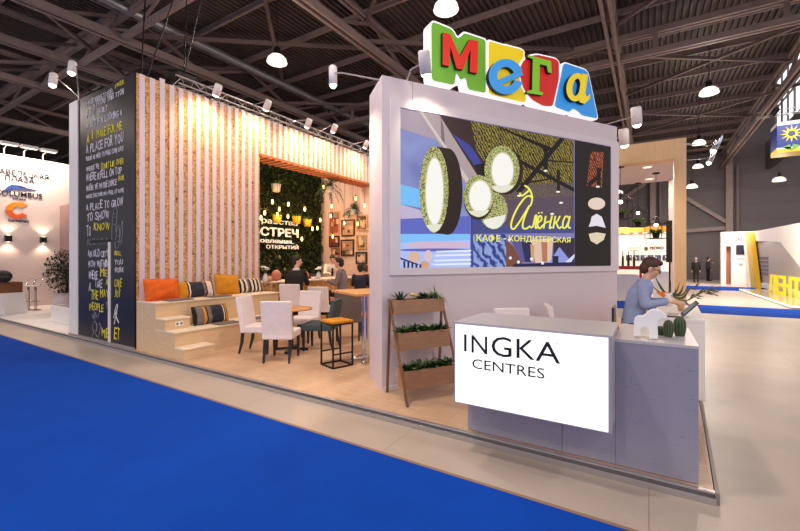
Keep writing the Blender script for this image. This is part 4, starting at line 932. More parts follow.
cactus(680,336.5,315,10.2,'tallest of the three ribbed cacti on the counter, at the right'); cactus(668.6,337.5,318.5,8.4,'middle ribbed cactus on the counter, between the small and the tall one'); cactus(660.8,335.5,325.5,7,'smallest cactus on the counter, next to the white horse')
# ================================================================== ladder planter
pu, _ = WF.unp(398, 300, 0.2); PO = WF.pt(0.10, PZ, 0.0); ang = math.atan2(WF.u.y, WF.u.x)
t = pl = thing('ladder_planter', 'three tier plywood ladder planter against the mauve screen wall', 'planter', PO, ang)
# local x runs along the wall, local y points into the wall (so the front is -y)
def wl(px, py, w): u, v = WF.unp(px, py, w); return u-0.10, v-PZ
LEN = 0.70; x0_ = wl(394,300,0.26)[0]
tiers = []
for (pxl, pt_, pb, w) in ((394.5,300.5,314.5,0.26), (399.5,333.5,351.5,0.38), (403.5,372,391,0.50)):
    xa, za = wl(pxl, pt_, w); _, zb = wl(pxl, pb, w); tiers.append((xa, zb, za, w))
xr = [wl(444.5,298,0.26)[0], wl(452,330,0.38)[0], None]; xr[2] = xr[1]
xL = min(a[0] for a in tiers); xR = xr[0]
for (xa, zb, za, w), xx in zip(tiers, xr):
    a0, a1 = tiers[0][0]+0.01, xr[0]+0.0
    g = G(); d = 0.17; th = 0.012
    g.box(a0,a1,-w,-w+th,zb,za); g.box(a0,a1,-w+d-th,-w+d,zb,za); g.box(a0,a0+th,-w+th,-w+d-th,zb,za); g.box(a1-th,a1,-w+th,-w+d-th,zb,za); g.box(a0+th,a1-th,-w+th,-w+d-th,zb,zb+th)
    b = g.build('trough', M_PLANTER, pl); g = G(); g.box(a0+th,a1-th,-w+th,-w+d-th,zb+th,za-0.03); g.build('soil', mat('soil', (44,32,26), 0.95), b)
a0, a1 = tiers[0][0]-0.005, xr[0]+0.015
ztop = tiers[0][2]
for x in (a0-0.008, a1+0.008):
    g = G(); g.beam((x,-0.62,0),(x,-0.14,ztop+0.0),0.018,0.028,up=(1,0,0)); g.build('leg', M_LEG, pl)
    g = G(); g.beam((x+0.006,-0.07,0),(x+0.006,-0.15,ztop-0.03),0.018,0.028,up=(1,0,0)); g.build('leg', M_LEG, pl)
M_PL1 = mat('plant dark green', (34,54,32), 0.5); M_PL2 = mat('plant green', (58,92,42), 0.5); M_PL3 = mat('plant pale green', (126,150,90), 0.5)
def blade(g, base, a, el, L, W, droop, mi=0, n=5):
    d = Vector((math.cos(a)*math.cos(el), math.sin(a)*math.cos(el), math.sin(el))); s_ = Vector((-math.sin(a), math.cos(a), 0)); vs = []
    for i in range(n+1):
        q = i/n; p = Vector(base)+d*L*q+Vector((0,0,-droop*L*q*q)); w_ = W*(1-q**2)*(0.6+0.8*q if q < 0.5 else 1); vs += [p-s_*w_, p+s_*w_+Vector((0,0,0.0))]
    g.add(vs, [(2*i,2*i+1,2*i+3,2*i+2) for i in range(n)], mi, True)
def plant(kind, tier, f, label, nm, seed, off_y=0.0):
    xa, zb, za, w = tiers[tier]; x = a0+0.03+(a1-a0-0.06)*f; lp = Vector((x, -w+0.085+off_y, za-0.03-0.0)); wp = Matrix.Translation(PO) @ rotz(ang) @ lp
    r = random.Random(seed); ob = thing(nm, label, 'plant', wp, ang, 'plants in the ladder planter'); g = G()
    if kind == 'aloe':
        for k in range(22): blade(g, (0,0,0), k*2.4, 0.25+0.055*k, 0.24-0.004*k, 0.019, 0.15, k%2)
        g.build('leaves', [M_PL1, mat('aloe', (52,82,60), 0.45)], ob)
    elif kind == 'grass':
        for k in range(60): blade(g, (r.uniform(-.03,.03),r.uniform(-.03,.03),0), r.uniform(0,2*PI), r.uniform(0.7,1.5), r.uniform(0.16,0.32), 0.007, r.uniform(0.3,1.1), k%3, 7)
        g.build('leaves', [M_PL2, M_PL3, M_PL1], ob)
    elif kind == 'flower':
        for k in range(14): blade(g, (0,0,0), k*2.4, 0.5, 0.09, 0.02, 0.3, k%2)
        g.build('leaves', [M_PL2, M_PL3], ob); g = G()
        for k in range(7): a = k*0.9; g.ell((0.03*math.cos(a)*k/4,0.03*math.sin(a)*k/4,0.075+0.008*(k%3)),(0.017,0.017,0.014),0,8,5)
        g.build('blooms', mat('yellow bloom', (232,206,96), 0.6), ob)
    else:
        for k in range(80):
            a = r.uniform(0,2*PI); q = r.uniform(0,0.075); leaf(g, (q*math.cos(a)*1.2,q*math.sin(a)*0.7,r.uniform(0,0.05)), (math.cos(a),math.sin(a),r.uniform(0.1,1.5)), (0,0,1), r.uniform(0.06,0.11), 0.019, r.choice((0,0,0,1,2)))
        g.build('leaves', [M_PL1, M_PL2, M_PL3] if kind == 'bush' else [M_PL2, M_PL3, M_PL1], ob)
plant('aloe',0,0.14,'spiky dark aloe at the left of the top trough','potted_aloe',1); plant('flower',0,0.40,'low plant with pale yellow blooms in the middle of the top trough','flowering_plant',2)
plant('bush',0,0.66,'dark leafy plant in the top trough beside the trailing grass plant','leafy_plant',3); plant('grass',0,0.86,'trailing grass-like plant at the right of the top trough','spider_plant',4,-0.05)
for k, f in enumerate((0.13,0.38,0.63,0.88)):
    plant('bush' if k%2 else 'herb',1,f,'low leafy plant, %s from the left in the middle trough' % ('first','second','third','fourth')[k],'leafy_plant',10+k)
    plant('herb' if k%2 else 'bush',2,f,'low leafy plant, %s from the left in the bottom trough' % ('first','second','third','fourth')[k],'leafy_plant',20+k)
# ================================================================== high white desk at the right, laptop, cup, flowers
da = math.radians(2.3)
t = thing('side_desk', 'high white desk where the person in the blue shirt works', 'desk', (0.545,5.70,PZ), -da)
g = G(); g.box(-0.50,0,0,1.75,0.88,0.92); g.build('desk_top', M_WHITE, t, bevel=0.003)
g = G(); g.box(-0.50,-0.002,0.003,0.035,0,0.879); g.build('front_panel', M_WHITE, t)
g = G(); g.box(-0.035,-0.002,0.036,1.745,0,0.879); g.build('side_panel', M_WHITE, t)
DTZ = PZ+0.9205
t = thing('laptop', 'open dark laptop on the high white desk', 'laptop', (0.10,5.80,DTZ))
g = G(); g.box(0,0.24,0,0.34,0,0.016); g.build('base', mat('laptop brown grey', (70,54,50), 0.4), t, bevel=0.004)
g = G(); g.box(0.02,0.22,0.02,0.32,0.016,0.018)
for i in range(5):
    for j in range(12): g.box(0.10+i*0.023,0.119+i*0.023,0.03+j*0.0236,0.05+j*0.0236,0.018,0.0195,1)
g.build('keyboard', [mat('laptop deck', (226,220,214), 0.4), mat('laptop keys', (170,164,160), 0.5)], t)
M_ = Matrix.Translation((0.24,0,0.016)) @ Matrix.Rotation(math.radians(42), 4, 'Y')
g = G(); g.box(-0.004,0.008,0,0.34,0,0.23,0,M_); ld = g.build('lid', mat('laptop lid', (58,48,48), 0.4), t)
g = G(); g.box(-0.0055,-0.004,0.022,0.318,0.03,0.205,0,M_); g.build('display', glow('laptop display', (136,132,138), 0.6), ld)
p = onz(681,310.5,DTZ); t = thing('paper_cup', 'tan paper cup on the high white desk behind the laptop', 'cup', p)
g = G(); g.lathe([(0,0),(0.036,0),(0.046,0.105),(0.043,0.105),(0.034,0.006),(0,0.006)], n=20); g.build('cup_body', mat('paper cup', (206,160,116), 0.6), t)
g = G(); g.lathe([(0.046,0.10),(0.049,0.103),(0.046,0.108),(0.043,0.104)], n=20); g.build('rim', M_WHITE, t)
t = thing('flower_arrangement', 'vase of long leaves and an orange flower on the high white desk', 'plant', (0.24,7.20,DTZ)); vo = t.location.copy()
g = G(); g.lathe([(0,0),(0.05,0),(0.075,0.09),(0.055,0.17),(0.06,0.19),(0.05,0.18),(0,0.02)], n=18); g.build('vase_body', M_WHITE, t)
def vp(px, py, dy=0.0): q = ony(px, py, 7.2+dy); return q - vo
g = G()
def ribbon(g, pts, W, mi=0):
    pts = catmull(pts, 5); n = len(pts); vs = []
    for i, p in enumerate(pts):
        d = (pts[min(i+1,n-1)]-pts[max(i-1,0)]).normalized(); s_ = d.cross(Vector((-ST,CT,0))).normalized(); w_ = W*math.sin(PI*min(0.98,max(0.06,0.12+0.86*i/(n-1)))); vs += [p-s_*w_+Vector((0,0.004,0)), p, p+s_*w_+Vector((0,0.004,0))]
    g.add(vs, [(3*i,3*i+1,3*i+4,3*i+3) for i in range(n-1)]+[(3*i+1,3*i+2,3*i+5,3*i+4) for i in range(n-1)], mi, True)
b0_ = Vector((0,0,0.17))
for k, (x, y, mx_, my_, W) in enumerate(((654,274,661,288,0.03),(658,281,663,290,0.03),(684,284,679,294,0.035),(688,291,681,298,0.03),(676,287,674,296,0.03),(680,281,676,292,0.025),(690,283,682,295,0.022),(650,283,659,292,0.022),(671,280,670,292,0.025))):
    ribbon(g, [b0_, vp(mx_,my_,0.03*(k%3)), vp(x,y,0.06*(k%3))], W*0.5, k%2)
g.build('leaves', [mat('strap leaf dark', (46,66,44), 0.5), mat('strap leaf', (72,96,58), 0.5)], t)
M_TWIG = mat('twig', (96,94,60), 0.6)
for k, pts in enumerate(([(684,301),(695,295),(706,291),(718,296)], [(684,301),(694,297),(703,292),(712,290)], [(682,299),(690,289),(699,287)], [(700,293),(708,289),(716,291)])):
    g = G(); q = [b0_]+[vp(x,y,0.02*k) for x, y in pts] if k < 3 else [vp(x,y,0.02*k) for x, y in pts]; cp = catmull(q, 4); g.tube(cp, 0.007, 5)
    for j in range(4, len(cp)-1, 2): d = cp[j]-cp[j-1]; leaf(g, cp[j], d*0.6+Vector((0,0,0.5 if j%4 else -0.5))*d.length, (0,1,0), 0.11, 0.012)
    g.build('twig', M_TWIG, t)
g = G(); c_ = vp(663,297,-0.05)
for k in range(7): a = 0.2+k*0.35; ribbon(g, [c_, c_+Vector((math.cos(a)*0.06,0.01*k,math.sin(a)*0.04+0.01)), c_+Vector((math.cos(a)*0.13,0.012*k,math.sin(a)*0.09))], 0.022, k%2)
g.tube([b0_, c_], 0.006, 5, 2); g.build('orange_flower', [mat('flower orange', (236,108,30), 0.5), mat('flower amber', (240,150,40), 0.5), M_TWIG], t)
# chair of the person in blue
t = thing('bar_chair', 'wooden bar chair with dark backrest under the person in the blue shirt', 'chair', (-0.17,5.97,PZ))
M_CW = wood('chair oak', (190,128,70), 0.5, (8,8,2), 0.12)
g = G(); g.box(-0.19,0.20,-0.19,0.19,0.645,0.68); g.build('seat', M_CW, t, bevel=0.008)
for x in (-1,1):
    for y in (-1,1): g = G(); g.cone((x*0.21,y*0.21,0),(x*0.16,y*0.16,0.645),0.014,0.02,10); g.build('leg', M_CW, t)
g = G(); g.box(-0.235,-0.21,-0.20,0.20,0.78,1.0); g.build('backrest', M_BLACK, t, bevel=0.01)
for y in (-0.15,0.15): g = G(); g.beam((-0.17,y,0.66),(-0.222,y,0.80),0.022); g.build('back_post', M_CW, t)
g = G()
for a, b_ in (((-0.2,-0.2),(0.2,-0.2)),((0.2,-0.2),(0.2,0.2)),((0.2,0.2),(-0.2,0.2)),((-0.2,0.2),(-0.2,-0.2))): g.beam((*a,0.25),(*b_,0.25),0.018)
g.build('footrest', M_CW, t)
# ================================================================== beige portal with hanging planters
PY0 = 9.27; px1 = 0.60
g = G(); g.box(px1-0.19,px1,PY0,PY0+0.32,PZ,4.0); g.box(-4.2,px1-0.19,PY0,PY0+0.32,3.62,4.0); wp = struct('wall_portal', g, M_BEIGE, bevel=0.003)
g = G(); g.box(-4.2,px1-0.0,PY0+0.32,11.9,3.63,3.72); g.box(px1-0.19,px1,11.6,11.9,PZ,3.63); struct('ceiling_portal', g, M_MAUVE)
g = G(); g.box(px1-0.194,px1-0.19,PY0+0.0,PY0+0.32,PZ,3.62); struct('trim_6', g, M_WHITE)
for px, py, lb_ in ((647.2,167,'round glowing downlight in the portal ceiling, nearer the beam'), (649.6,178.8,'round glowing downlight in the portal ceiling, farther from the beam')):
    p = onz(px, py, 3.63); t = thing('downlight', lb_, 'lamp', p, 0, 'downlights of the portal'); g = G(); g.lathe([(0,-0.008),(0.085,-0.006)], n=24); g.build('diffuser', M_LAMP, t); g = G(); g.lathe([(0.085,0),(0.085,-0.01),(0.1,-0.008),(0.105,0)], n=24); g.build('rim', M_WHITE, t)
    light('AREA', 'downlight_light', (p.x,p.y,3.60), 24, (255,226,190), 0.2, target=(p.x,p.y,0))
def hang_planter(ppx, ppy, bpx, bpy_, pot_y, label, seed):
    pl_ = onz(ppx, ppy, 3.63); Y = -ST*pl_.x+CT*pl_.y; zb = EYE-(bpy_-HYP)*Y/FPX; zp = EYE-(pot_y-HYP)*Y/FPX
    t = thing('hanging_planter', label, 'planter', (pl_.x,pl_.y,zp), 0.3, 'planter lamps hanging in the portal')
    H = zb-zp; g = G(); g.lathe([(0,3.63-zp),(0.07,3.63-zp),(0.07,3.605-zp),(0,3.605-zp)], n=16); g.build('ceiling_plate', M_DARK, t)
    g = G(); g.tube([(0,0,3.61-zp),(0,0,H+0.19)],0.006,5); g.build('cord', M_DARK, t)
    g = G(); w_ = 0.17; z0, z1, z2 = 0.0, H+0.02, H+0.19
    c4 = [(-w_,-w_),(w_,-w_),(w_,w_),(-w_,w_)]
    for k in range(4):
        a, b_ = c4[k], c4[(k+1)%4]; g.beam((*a,z0),(*b_,z0),0.012); g.beam((*a,z0),(*a,z1),0.012); g.beam((*a,z1),(*b_,z1),0.012); g.beam((*a,z1),(0,0,z2),0.012)
    g.beam((-w_,0,z0),(w_,0,z0),0.012); g.beam((0,-w_,z0),(0,w_,z0),0.012); g.build('wire_frame', M_DARK, t)
    g = G(); g.ell((0,0,H),(0.04,)*3,0,12,8); g.cone((0,0,H+0.03),(0,0,H+0.17),0.018,0.012,10,1); g.build('bulb', [M_HOT, M_DARK], t)
    g = G(); g.lathe([(0,0.008),(0.055,0.008),(0.08,0.13),(0.072,0.13),(0.05,0.02),(0,0.02)], n=18); g.build('pot', M_BLK, t)
    r = random.Random(seed); g = G()
    for k in range(70): a = r.uniform(0,2*PI); leaf(g, (0.05*math.cos(a),0.05*math.sin(a),0.12), (math.cos(a),math.sin(a),r.uniform(0,1.6)), (0,0,1), r.uniform(0.09,0.17), 0.024, k%2)
    g.build('leaves', [M_PL2, mat('fresh leaf', (112,160,62), 0.5)], t)
hang_planter(620.6,166.6,621,202,219,'black wire planter lamp nearest the screen wall, with bright green plant',31)
hang_planter(638,183,638.5,213,227,'black wire planter lamp hanging in the middle of the three',32)
hang_planter(656,173,656,225,238.5,'black wire planter lamp at the right, in front of the white booth wall',33)
# ================================================================== spotlights
def spotlight(px, py, pos, aim, arm, label, grp, power=0, rgb=(255,232,200), L=0.24, R=0.06, m=None, spot=1.5):
    t = thing('spotlight', label, 'spotlight', pos, 0, grp); p = Vector(pos); d = (Vector(aim)-p).normalized(); m = m or M_WHITE
    g = G(); q = Quaternion((0,0,1),0) ; Mx = d.to_track_quat('-Z','Y').to_matrix()
    g.lathe([(0,L*0.62),(R*0.8,L*0.62),(R,L*0.52),(R,-L*0.38),(R*0.86,-L*0.38),(R*0.8,-L*0.30)], n=18, M=Mx); g.build('housing', m, t)
    g = G(); g.lathe([(R*0.82,-L*0.34),(R*0.78,-L*0.43),(R*0.45,-L*0.52),(0,-L*0.55)], n=18, M=Mx); g.build('lens', M_HOT, t)
    g = G(); pts = [Vector(a)-p for a in arm]; g.tube([Vector((0,0,L*0.25)) if False else Mx @ Vector((R,0,L*0.2))] + pts, 0.011, 6); g.build('arm', M_ALU if m is not M_CHROME else M_CHROME, t)
    if power: light('SPOT', 'spot_light', p+d*(L*0.62), power, rgb, 0.05, target=aim, spot=spot, blend=1.0)
    return t
SPN = ['first','second','third','fourth','fifth']
for k, (px, py) in enumerate(((217,91),(267,106),(308,124),(334,129),(366,145))):
    p = onx(px, py, -7.32); spotlight(px, py, p, (-7.80,p.y+0.02,p.z-0.75), [(p.x-0.1,p.y,p.z+0.12),(-7.86,p.y,TOP+0.22)], 'white spotlight on the truss above the slatted wall, %s from the left' % SPN[k], 'spotlights over the slatted wall', 85, rgb=(255,214,164), L=0.22, R=0.075, spot=2.5)
p = ond(333,78,5.4); cz = WF.pt(0.0, WTOP-0.05, -0.2); spotlight(333,78,p,(p.x+0.15,p.y-0.1,0.5),[(p.x+0.15,p.y+0.02,p.z+0.04), tuple(WF.pt(0.0,WTOP-0.02,-0.1))], 'white arm spotlight reaching out left of the screen wall', 'arm spotlights', 160, L=0.26, R=0.055, spot=2.2)
q = WF.pt(0.55, WTOP+0.30, 0.42); p = ond(425,65,q.dot(Vector((-ST,CT,0)))); spotlight(425,65,p,tuple(WF.pt(0.75,3.0,0.0)),[tuple(WF.pt(0.35,WTOP+0.1,0.1)), tuple(WF.pt(0.35,WTOP-0.01,-0.03))], 'white spotlight in front of the green letter block', 'arm spotlights', 42, L=0.26, R=0.07, spot=1.9)
for (px, py, dd, lb_) in ((636.5,118,6.9,'white spotlight on an arm behind the right end of the screen wall, higher of two'), (624,139,7.3,'white spotlight just right of the screen wall corner, lower of two')):
    p = ond(px,py,dd); spotlight(px,py,p,(p.x+0.2,p.y+1.2,0),[(p.x-0.15,p.y,p.z+0.02), tuple(WF.pt(WL-0.35,WTOP-0.01,-0.3))], lb_, 'arm spotlights', 60, L=0.30, R=0.085, spot=1.8)
for (px, py, ay, lb_) in ((716,145,147,'chrome arm spotlight right of the portal, upper of two'), (711,158,160,'chrome arm spotlight right of the portal, lower of two')):
    p = ond(px,py,7.9 if ay == 147 else 9.6); e_ = ond(685,ay,7.9 if ay == 147 else 9.6); e2 = Vector((px1-0.05, e_.y if ay != 147 else PY0+0.1, e_.z)); spotlight(px,py,p,(p.x-0.9,p.y-0.6,p.z-2.4),[(p.x-0.12,p.y,p.z+0.0), tuple(e2)], lb_, 'arm spotlights', 50, L=0.34, R=0.06, m=M_CHROME, spot=1.6)
for (px, py, lb_) in ((72,69,'spotlight above the top left corner of the black lettered wall, right of two'), (53,81,'spotlight above the top left corner of the black lettered wall, left of two')):
    p = ond(px,py,8.9); spotlight(px,py,p,(p.x+0.6,p.y-0.5,p.z-3),[(p.x+0.1,p.y+0.05,p.z+0.05),(-10.45,3.66,TOP+0.15),(-10.45,3.66,TOP-0.01)], lb_, 'spotlights above the black wall', 60, L=0.30, R=0.08)
# truss above the slatted wall and its hoist
t = thing('lighting_truss', 'dark lighting truss along the top of the slatted wall', 'truss', (-8.0,8.4,5.18))
g = G()
for x, z in ((-0.11,0),(0.11,0),(0,0.19)): g.cone((x,-4.0,z),(x,4.2,z),0.02,0.02,8)
g.build('chord_tubes', M_ALU, t); g = G()
for k in range(33):
    y = -4.0+k*0.25; g.cone((0.11 if k%2 else -0.11,y,0),(0,y+0.125,0.19),0.009,0.009,6); g.cone((0,y+0.125,0.19),(0.11 if k%2 else -0.11,y+0.25,0),0.009,0.009,6); g.cone((-0.11,y,0),(0.11,y+0.25,0),0.009,0.009,6)
g.build('lattice_bars', M_ALU, t)
g = G()
for y in (-3.3,-1.2,0.8,2.8): g.box(-0.03,0.03,y-0.03,y+0.03,-0.27,0.0)
g.build('mounting_clamps', M_DARK, t)
hoist = onx(184,80,-8.35); t = thing('chain_hoist', 'black chain hoist hanging over the left end of the slatted wall', 'hoist', (hoist.x, hoist.y, hoist.z))
g = G(); g.box(-0.14,0.14,-0.20,0.20,-0.12,0.12); g.build('motor', M_DARK, t, bevel=0.03); g = G(); g.cone((0,0.16,0),(0,0.30,-0.03),0.10,0.10,14); g.build('drum', M_DARK, t); g = G(); g.box(-0.1,0.1,-0.35,-0.2,-0.09,0.04); g.build('chain_bag', M_BLK, t, bevel=0.02)
for dx in (-1.5,2.6): g = G(); g.tube([(0,0,0.12),(dx*0.4,0.5,DZ-hoist.z-0.05)],0.014,5); g.build('sling', M_DARK, t)
g = G(); g.tube([(0,0.05,-0.1),(0.02,0.15,-0.26)],0.012,5); g.build('hook', M_DARK, t)
q = onz(90,100,9.0)
t = thing('cable_sling', 'dark V shaped cable sling over the top of the black lettered wall', 'cable', (-9.2,4.3,TOP+0.04))
for a in ((-0.9,0.6),(1.1,0.7)): g = G(); g.tube([(0,0,0.0),(a[0],a[1],3.9)],0.016,5); g.build('cable', M_DARK, t)
g = G(); g.box(-0.1,0.1,-0.75,0.02,-0.03,0.02); g.build('anchor_bar', M_DARK, t)
# ================================================================== neighbouring white booth at the left
g = G(); g.box(-24,-10.63,3.53,9,0,PZ); struct('floor_neighbour', g, M_WHITE)
LX = -18.0; g = G(); g.box(LX-0.2,LX,2.0,9.0,PZ,5.15); wn = struct('wall_neighbour', g, mat('booth white', (222,206,202), 0.6))
g = G(); g.box(LX+0.001,-12.5,5.75,5.9,PZ,3.62); struct('wall_taupe', g, mat('taupe panel', (142,116,114), 0.7))
NF = Frame((LX,0,0),(0,1,0),(1,0,0))
def nt_(s, xl, yt, yb_, xr, m, bold=0.0):
    u0, _ = NF.unp(xl, yt); u1, v1 = NF.unp(xr, yt); _, v0 = NF.unp(xr, yb_)
    letter(s, NF, u0, u1, v0, v1, 0.001, m, 'wall_lettering', wn, 0.02, bold)['kind'] = 'structure'
M_NAVY = mat('logo navy', (36,36,52), 0.5)
nt_('ПАВЕЛЕЦКАЯ', -7, 174.8, 180.6, 48.5, M_NAVY, 0.0); nt_('ПЛАЗА', 5, 178.4, 183.4, 34, M_NAVY, 0.0)
nt_('COLUMBUS', -5.5, 194.0, 198.9, 42, M_NAVY, 0.01); nt_('ПЛАЗА', 13, 198.8, 200.2, 26, M_NAVY)
nt_('саларис', 8, 220.5, 223.6, 29, M_NAVY, 0.01)
def wl_(pts, m, nm): g = G(); g.prism([NF.unp(x,y) for x, y in pts], NF, 0.001, 0.02); o = g.build(nm, m, wn); o['kind'] = 'structure'
wl_([(4,191),(7,187),(12,184.5),(17,186),(22,188.2),(30,188.8),(36,190),(28,190.2),(20,190.2),(12,189.5),(6,192)], mat('logo blue', (44,74,150), 0.5), 'wall_logo')
wl_([(12,184.6),(20,185.6),(28,188.4),(22,188.1),(17,186)], M_NAVY, 'wall_logo')
g = G()
for k in range(22):
    a = 0.75+k*(2*PI-1.5)/21; c_ = math.cos(a); s_ = math.sin(a); cx_, cy_ = 17.5, 210.3
    g.prism([NF.unp(cx_+math.cos(a-0.12)*5.2, cy_-math.sin(a-0.12)*4.2), NF.unp(cx_+math.cos(a-0.085)*12.3, cy_-math.sin(a-0.085)*8.6), NF.unp(cx_+math.cos(a+0.085)*12.3, cy_-math.sin(a+0.085)*8.6), NF.unp(cx_+math.cos(a+0.12)*5.2, cy_-math.sin(a+0.12)*4.2)], NF, 0.001, 0.02+0.0005*k, 0 if k < 11 else 1)
o = g.build('wall_logo', [mat('logo orange', (236,150,30), 0.5), mat('logo red orange', (224,100,30), 0.5)], wn); o['kind'] = 'structure'
for px, py, w_ in ((7.5,238.5,'left'),(42.5,240,'right')):
    u, v = NF.unp(px, py); t = thing('wall_sconce', 'small black up and down wall light under the logos, %s of two' % w_, 'lamp', (LX,u,v), 0, 'wall lights of the white booth')
    g = G(); g.box(0.0,0.16,-0.08,0.08,-0.10,0.10); g.build('housing', M_DARK, t, bevel=0.008)
    for s_ in (-1,1): g = G(); g.lathe([(0,0),(0.05,0)] if s_ > 0 else [(0.05,0),(0,0)], (0.09,0,s_*0.104), 14); g.build('lens', M_HOT, t); light('SPOT','sconce_light',(LX+0.13,u,v+s_*0.13),14,(255,226,190),0.03,target=(LX+0.05,u,v+s_*1.0),spot=2.0,blend=0.8)
for px, py, w_ in ((5,157,'leftmost'),(25,160,'middle'),(44,161,'rightmost')):
    u, v = NF.unp(px, py); t = thing('picture_light', 'white arm light over the top of the neighbouring white wall, %s of three' % w_, 'lamp', (LX,u,5.15), 0, 'arm lights on the white booth wall')
    g = G(); g.tube([(-0.1,0,0.0),(-0.1,0,0.22),(0.35,0,0.30)],0.018,6); g.build('arm', M_WHITE, t); g = G(); g.box(0.3,0.55,-0.22,0.22,0.24,0.33); g.build('head', M_WHITE, t, bevel=0.02); g = G(); g.box(0.33,0.52,-0.19,0.19,0.235,0.24); g.build('lens', M_LAMP, t)
    light('AREA','picture_light_light',(LX+0.45,u,5.36),45,(255,230,206),0.3,target=(LX+0.1,u,2.5))
# white counter with wooden top, black bag on it
cc = onz(5,314.5,PZ); t = thing('display_counter', 'white tapered counter with brown wooden top at the left edge', 'counter', (cc.x,cc.y,PZ)); 
g = G(); vs = [(-1.6,0.0,0),(0,0.0,0),(0,0.52,0),(-1.6,0.52,0),(-1.6,-0.08,0.62),(0.0,-0.08,0.62),(0.0,0.42,0.62),(-1.6,0.42,0.62)]
g.add(vs, [(3,2,1,0),(4,5,6,7),(0,1,5,4),(1,2,6,5),(2,3,7,6),(3,0,4,7)]); g.build('base', M_WHITE, t)
g = G(); g.box(-1.6,-0.04,-0.12,0.40,0.621,0.94); g.build('wooden_top', wood('walnut', (128,78,48), 0.45, (2,14,8), 0.12), t, bevel=0.01)
bp_ = onz(2,282,PZ+0.941); t = thing('backpack', 'black soft bag lying on the wooden counter top at the left edge', 'bag', bp_)
g = G(); g.ell((0,0,0.17),(0.34,0.22,0.18),0,20,12); g.ell((0.25,-0.02,0.10),(0.18,0.16,0.11),0,16,10); g.build('body', mat('bag black', (24,22,24), 0.8, var=0.2, scale=12, bump=0.4), t)
g = G(); g.tube([(-0.1,-0.12,0.30),(-0.05,-0.2,0.40),(0.08,-0.2,0.38),(0.12,-0.12,0.28)],0.018,6); g.build('strap', M_BLK, t)
for px, lb_ in ((27,'chrome bar stool with curved wire back, left of two by the white counter'),(34,'chrome bar stool with curved wire back, right of two by the white counter')):
    p = onz(px+1.5,310,PZ); t = thing('chrome_stool', lb_, 'stool', p, 0.4, 'chrome stools of the white booth')
    g = G(); g.lathe([(0,0),(0.15,0),(0.15,0.012),(0.05,0.03),(0.03,0.05)], n=22); g.build('base', M_CHROME, t); g = G(); g.cone((0,0,0.04),(0,0,0.74),0.035,0.03,14); g.build('column', M_CHROME, t)
    g = G(); g.lathe([(0,0.74),(0.12,0.74),(0.13,0.765),(0.12,0.785),(0,0.79)], n=22); g.build('seat', M_WHITE, t); g = G(); g.tube(catmull([(-0.11,0.04,0.76),(-0.15,0.09,0.92),(0,0.13,1.0),(0.15,0.09,0.92),(0.11,0.04,0.76)],5),0.012,6); g.build('wire_back', M_CHROME, t)
    g = G(); g.tube([(0.13*math.cos(a*PI/8),0.13*math.sin(a*PI/8),0.28) for a in range(17)],0.01,6); g.build('foot_ring', M_CHROME, t)
q0 = onz(50.5,321.5,PZ); t = thing('planter_box', 'low white planter box on the white booth floor beside the black wall', 'planter', q0)
w_, d_, h_ = 1.25, 1.0, 0.42; th = 0.05
g = G(); g.box(0,w_,0,th,0,h_); g.box(0,w_,d_-th,d_,0,h_); g.box(0,th,th,d_-th,0,h_); g.box(w_-th,w_,th,d_-th,0,h_); g.box(th,w_-th,th,d_-th,0,0.04); g.build('box_walls', M_WHITE, t, bevel=0.005)
g = G(); g.box(th,w_-th,th,d_-th,0.05,h_-0.08); g.build('soil', mat('bark soil', (86,66,58), 0.95), t)
fp = onz(66,311,PZ); t = thing('ficus_tree', 'dark green ficus tree in a pale round pot behind the white planter box', 'tree', (fp.x,fp.y,PZ))
g = G(); g.lathe([(0,0),(0.22,0),(0.33,0.2),(0.34,0.42),(0.26,0.58),(0.23,0.58),(0.3,0.4),(0,0.3)], n=26); g.build('pot', mat('pot pale', (206,190,190), 0.5), t)
g = G(); g.tube([(0,0,0.4),(0.03,0.02,0.8),(-0.02,0,1.2)],[0.05,0.04,0.02],8); g.build('trunk', mat('bark', (92,70,54), 0.8), t)
r = random.Random(5); g = G()
for k in range(1500):
    a = r.uniform(0,2*PI); b_ = math.acos(r.uniform(-1,1)); q = r.random()**0.4; p = Vector((0.55*q*math.sin(b_)*math.cos(a), 0.55*q*math.sin(b_)*math.sin(a), 1.25+0.72*q*math.cos(b_)))
    leaf(g, p, (r.uniform(-1,1),r.uniform(-1,1),r.uniform(-0.8,0.4)), (0,0,1), r.uniform(0.09,0.14), 0.03, r.choice((0,0,1)))
g.build('foliage', [mat('ficus dark', (24,42,24), 0.45), mat('ficus green', (40,66,34), 0.45)], t)['kind'] = 'stuff'
# ================================================================== booths in the background at the right
FY = 22.0; BF = Frame((0,FY,0),(1,0,0),(0,-1,0))
z1 = BF.unp(640,233)[1]; xl = BF.unp(560,250)[0]; xr_ = BF.unp(681,250)[0]
g = G(); g.box(xl,xr_,FY,FY+0.3,0,z1); wf_ = struct('wall_white_booth', g, M_WHITE)
g = G(); g.box(xl,xr_,FY-0.5,FY+0.3,z1+0.002,z1+0.26); struct('trim_7', g, mat('booth fascia yellow lit', (206,150,60), 0.5))  # yellow-lit band: the lamp light is put into the fascia colour
for k in range(7): p = BF.unp(618+k*9, 233); q = thing('downlight', 'warm downlight under the yellow-lit fascia of the white booth, %s from the left' % ['first','second','third','fourth','fifth','sixth','seventh'][k], 'lamp', (p[0],FY-0.25,z1), 0, 'downlights of the white booth'); g = G(); g.lathe([(0,-0.012),(0.12,-0.01)], n=14); g.build('diffuser', M_HOT, q); g = G(); g.lathe([(0.12,0.0),(0.12,-0.014),(0.15,-0.01),(0.15,0.0)], n=14); g.build('rim', M_WHITE, q)
light('AREA','booth_fill',((xl+xr_)/2,FY-1.2,z1+0.6),110,(255,226,190),2.0,target=((xl+xr_)/2,FY,1.5))  # floating area light without a fixture, stands in for the booth's lamps
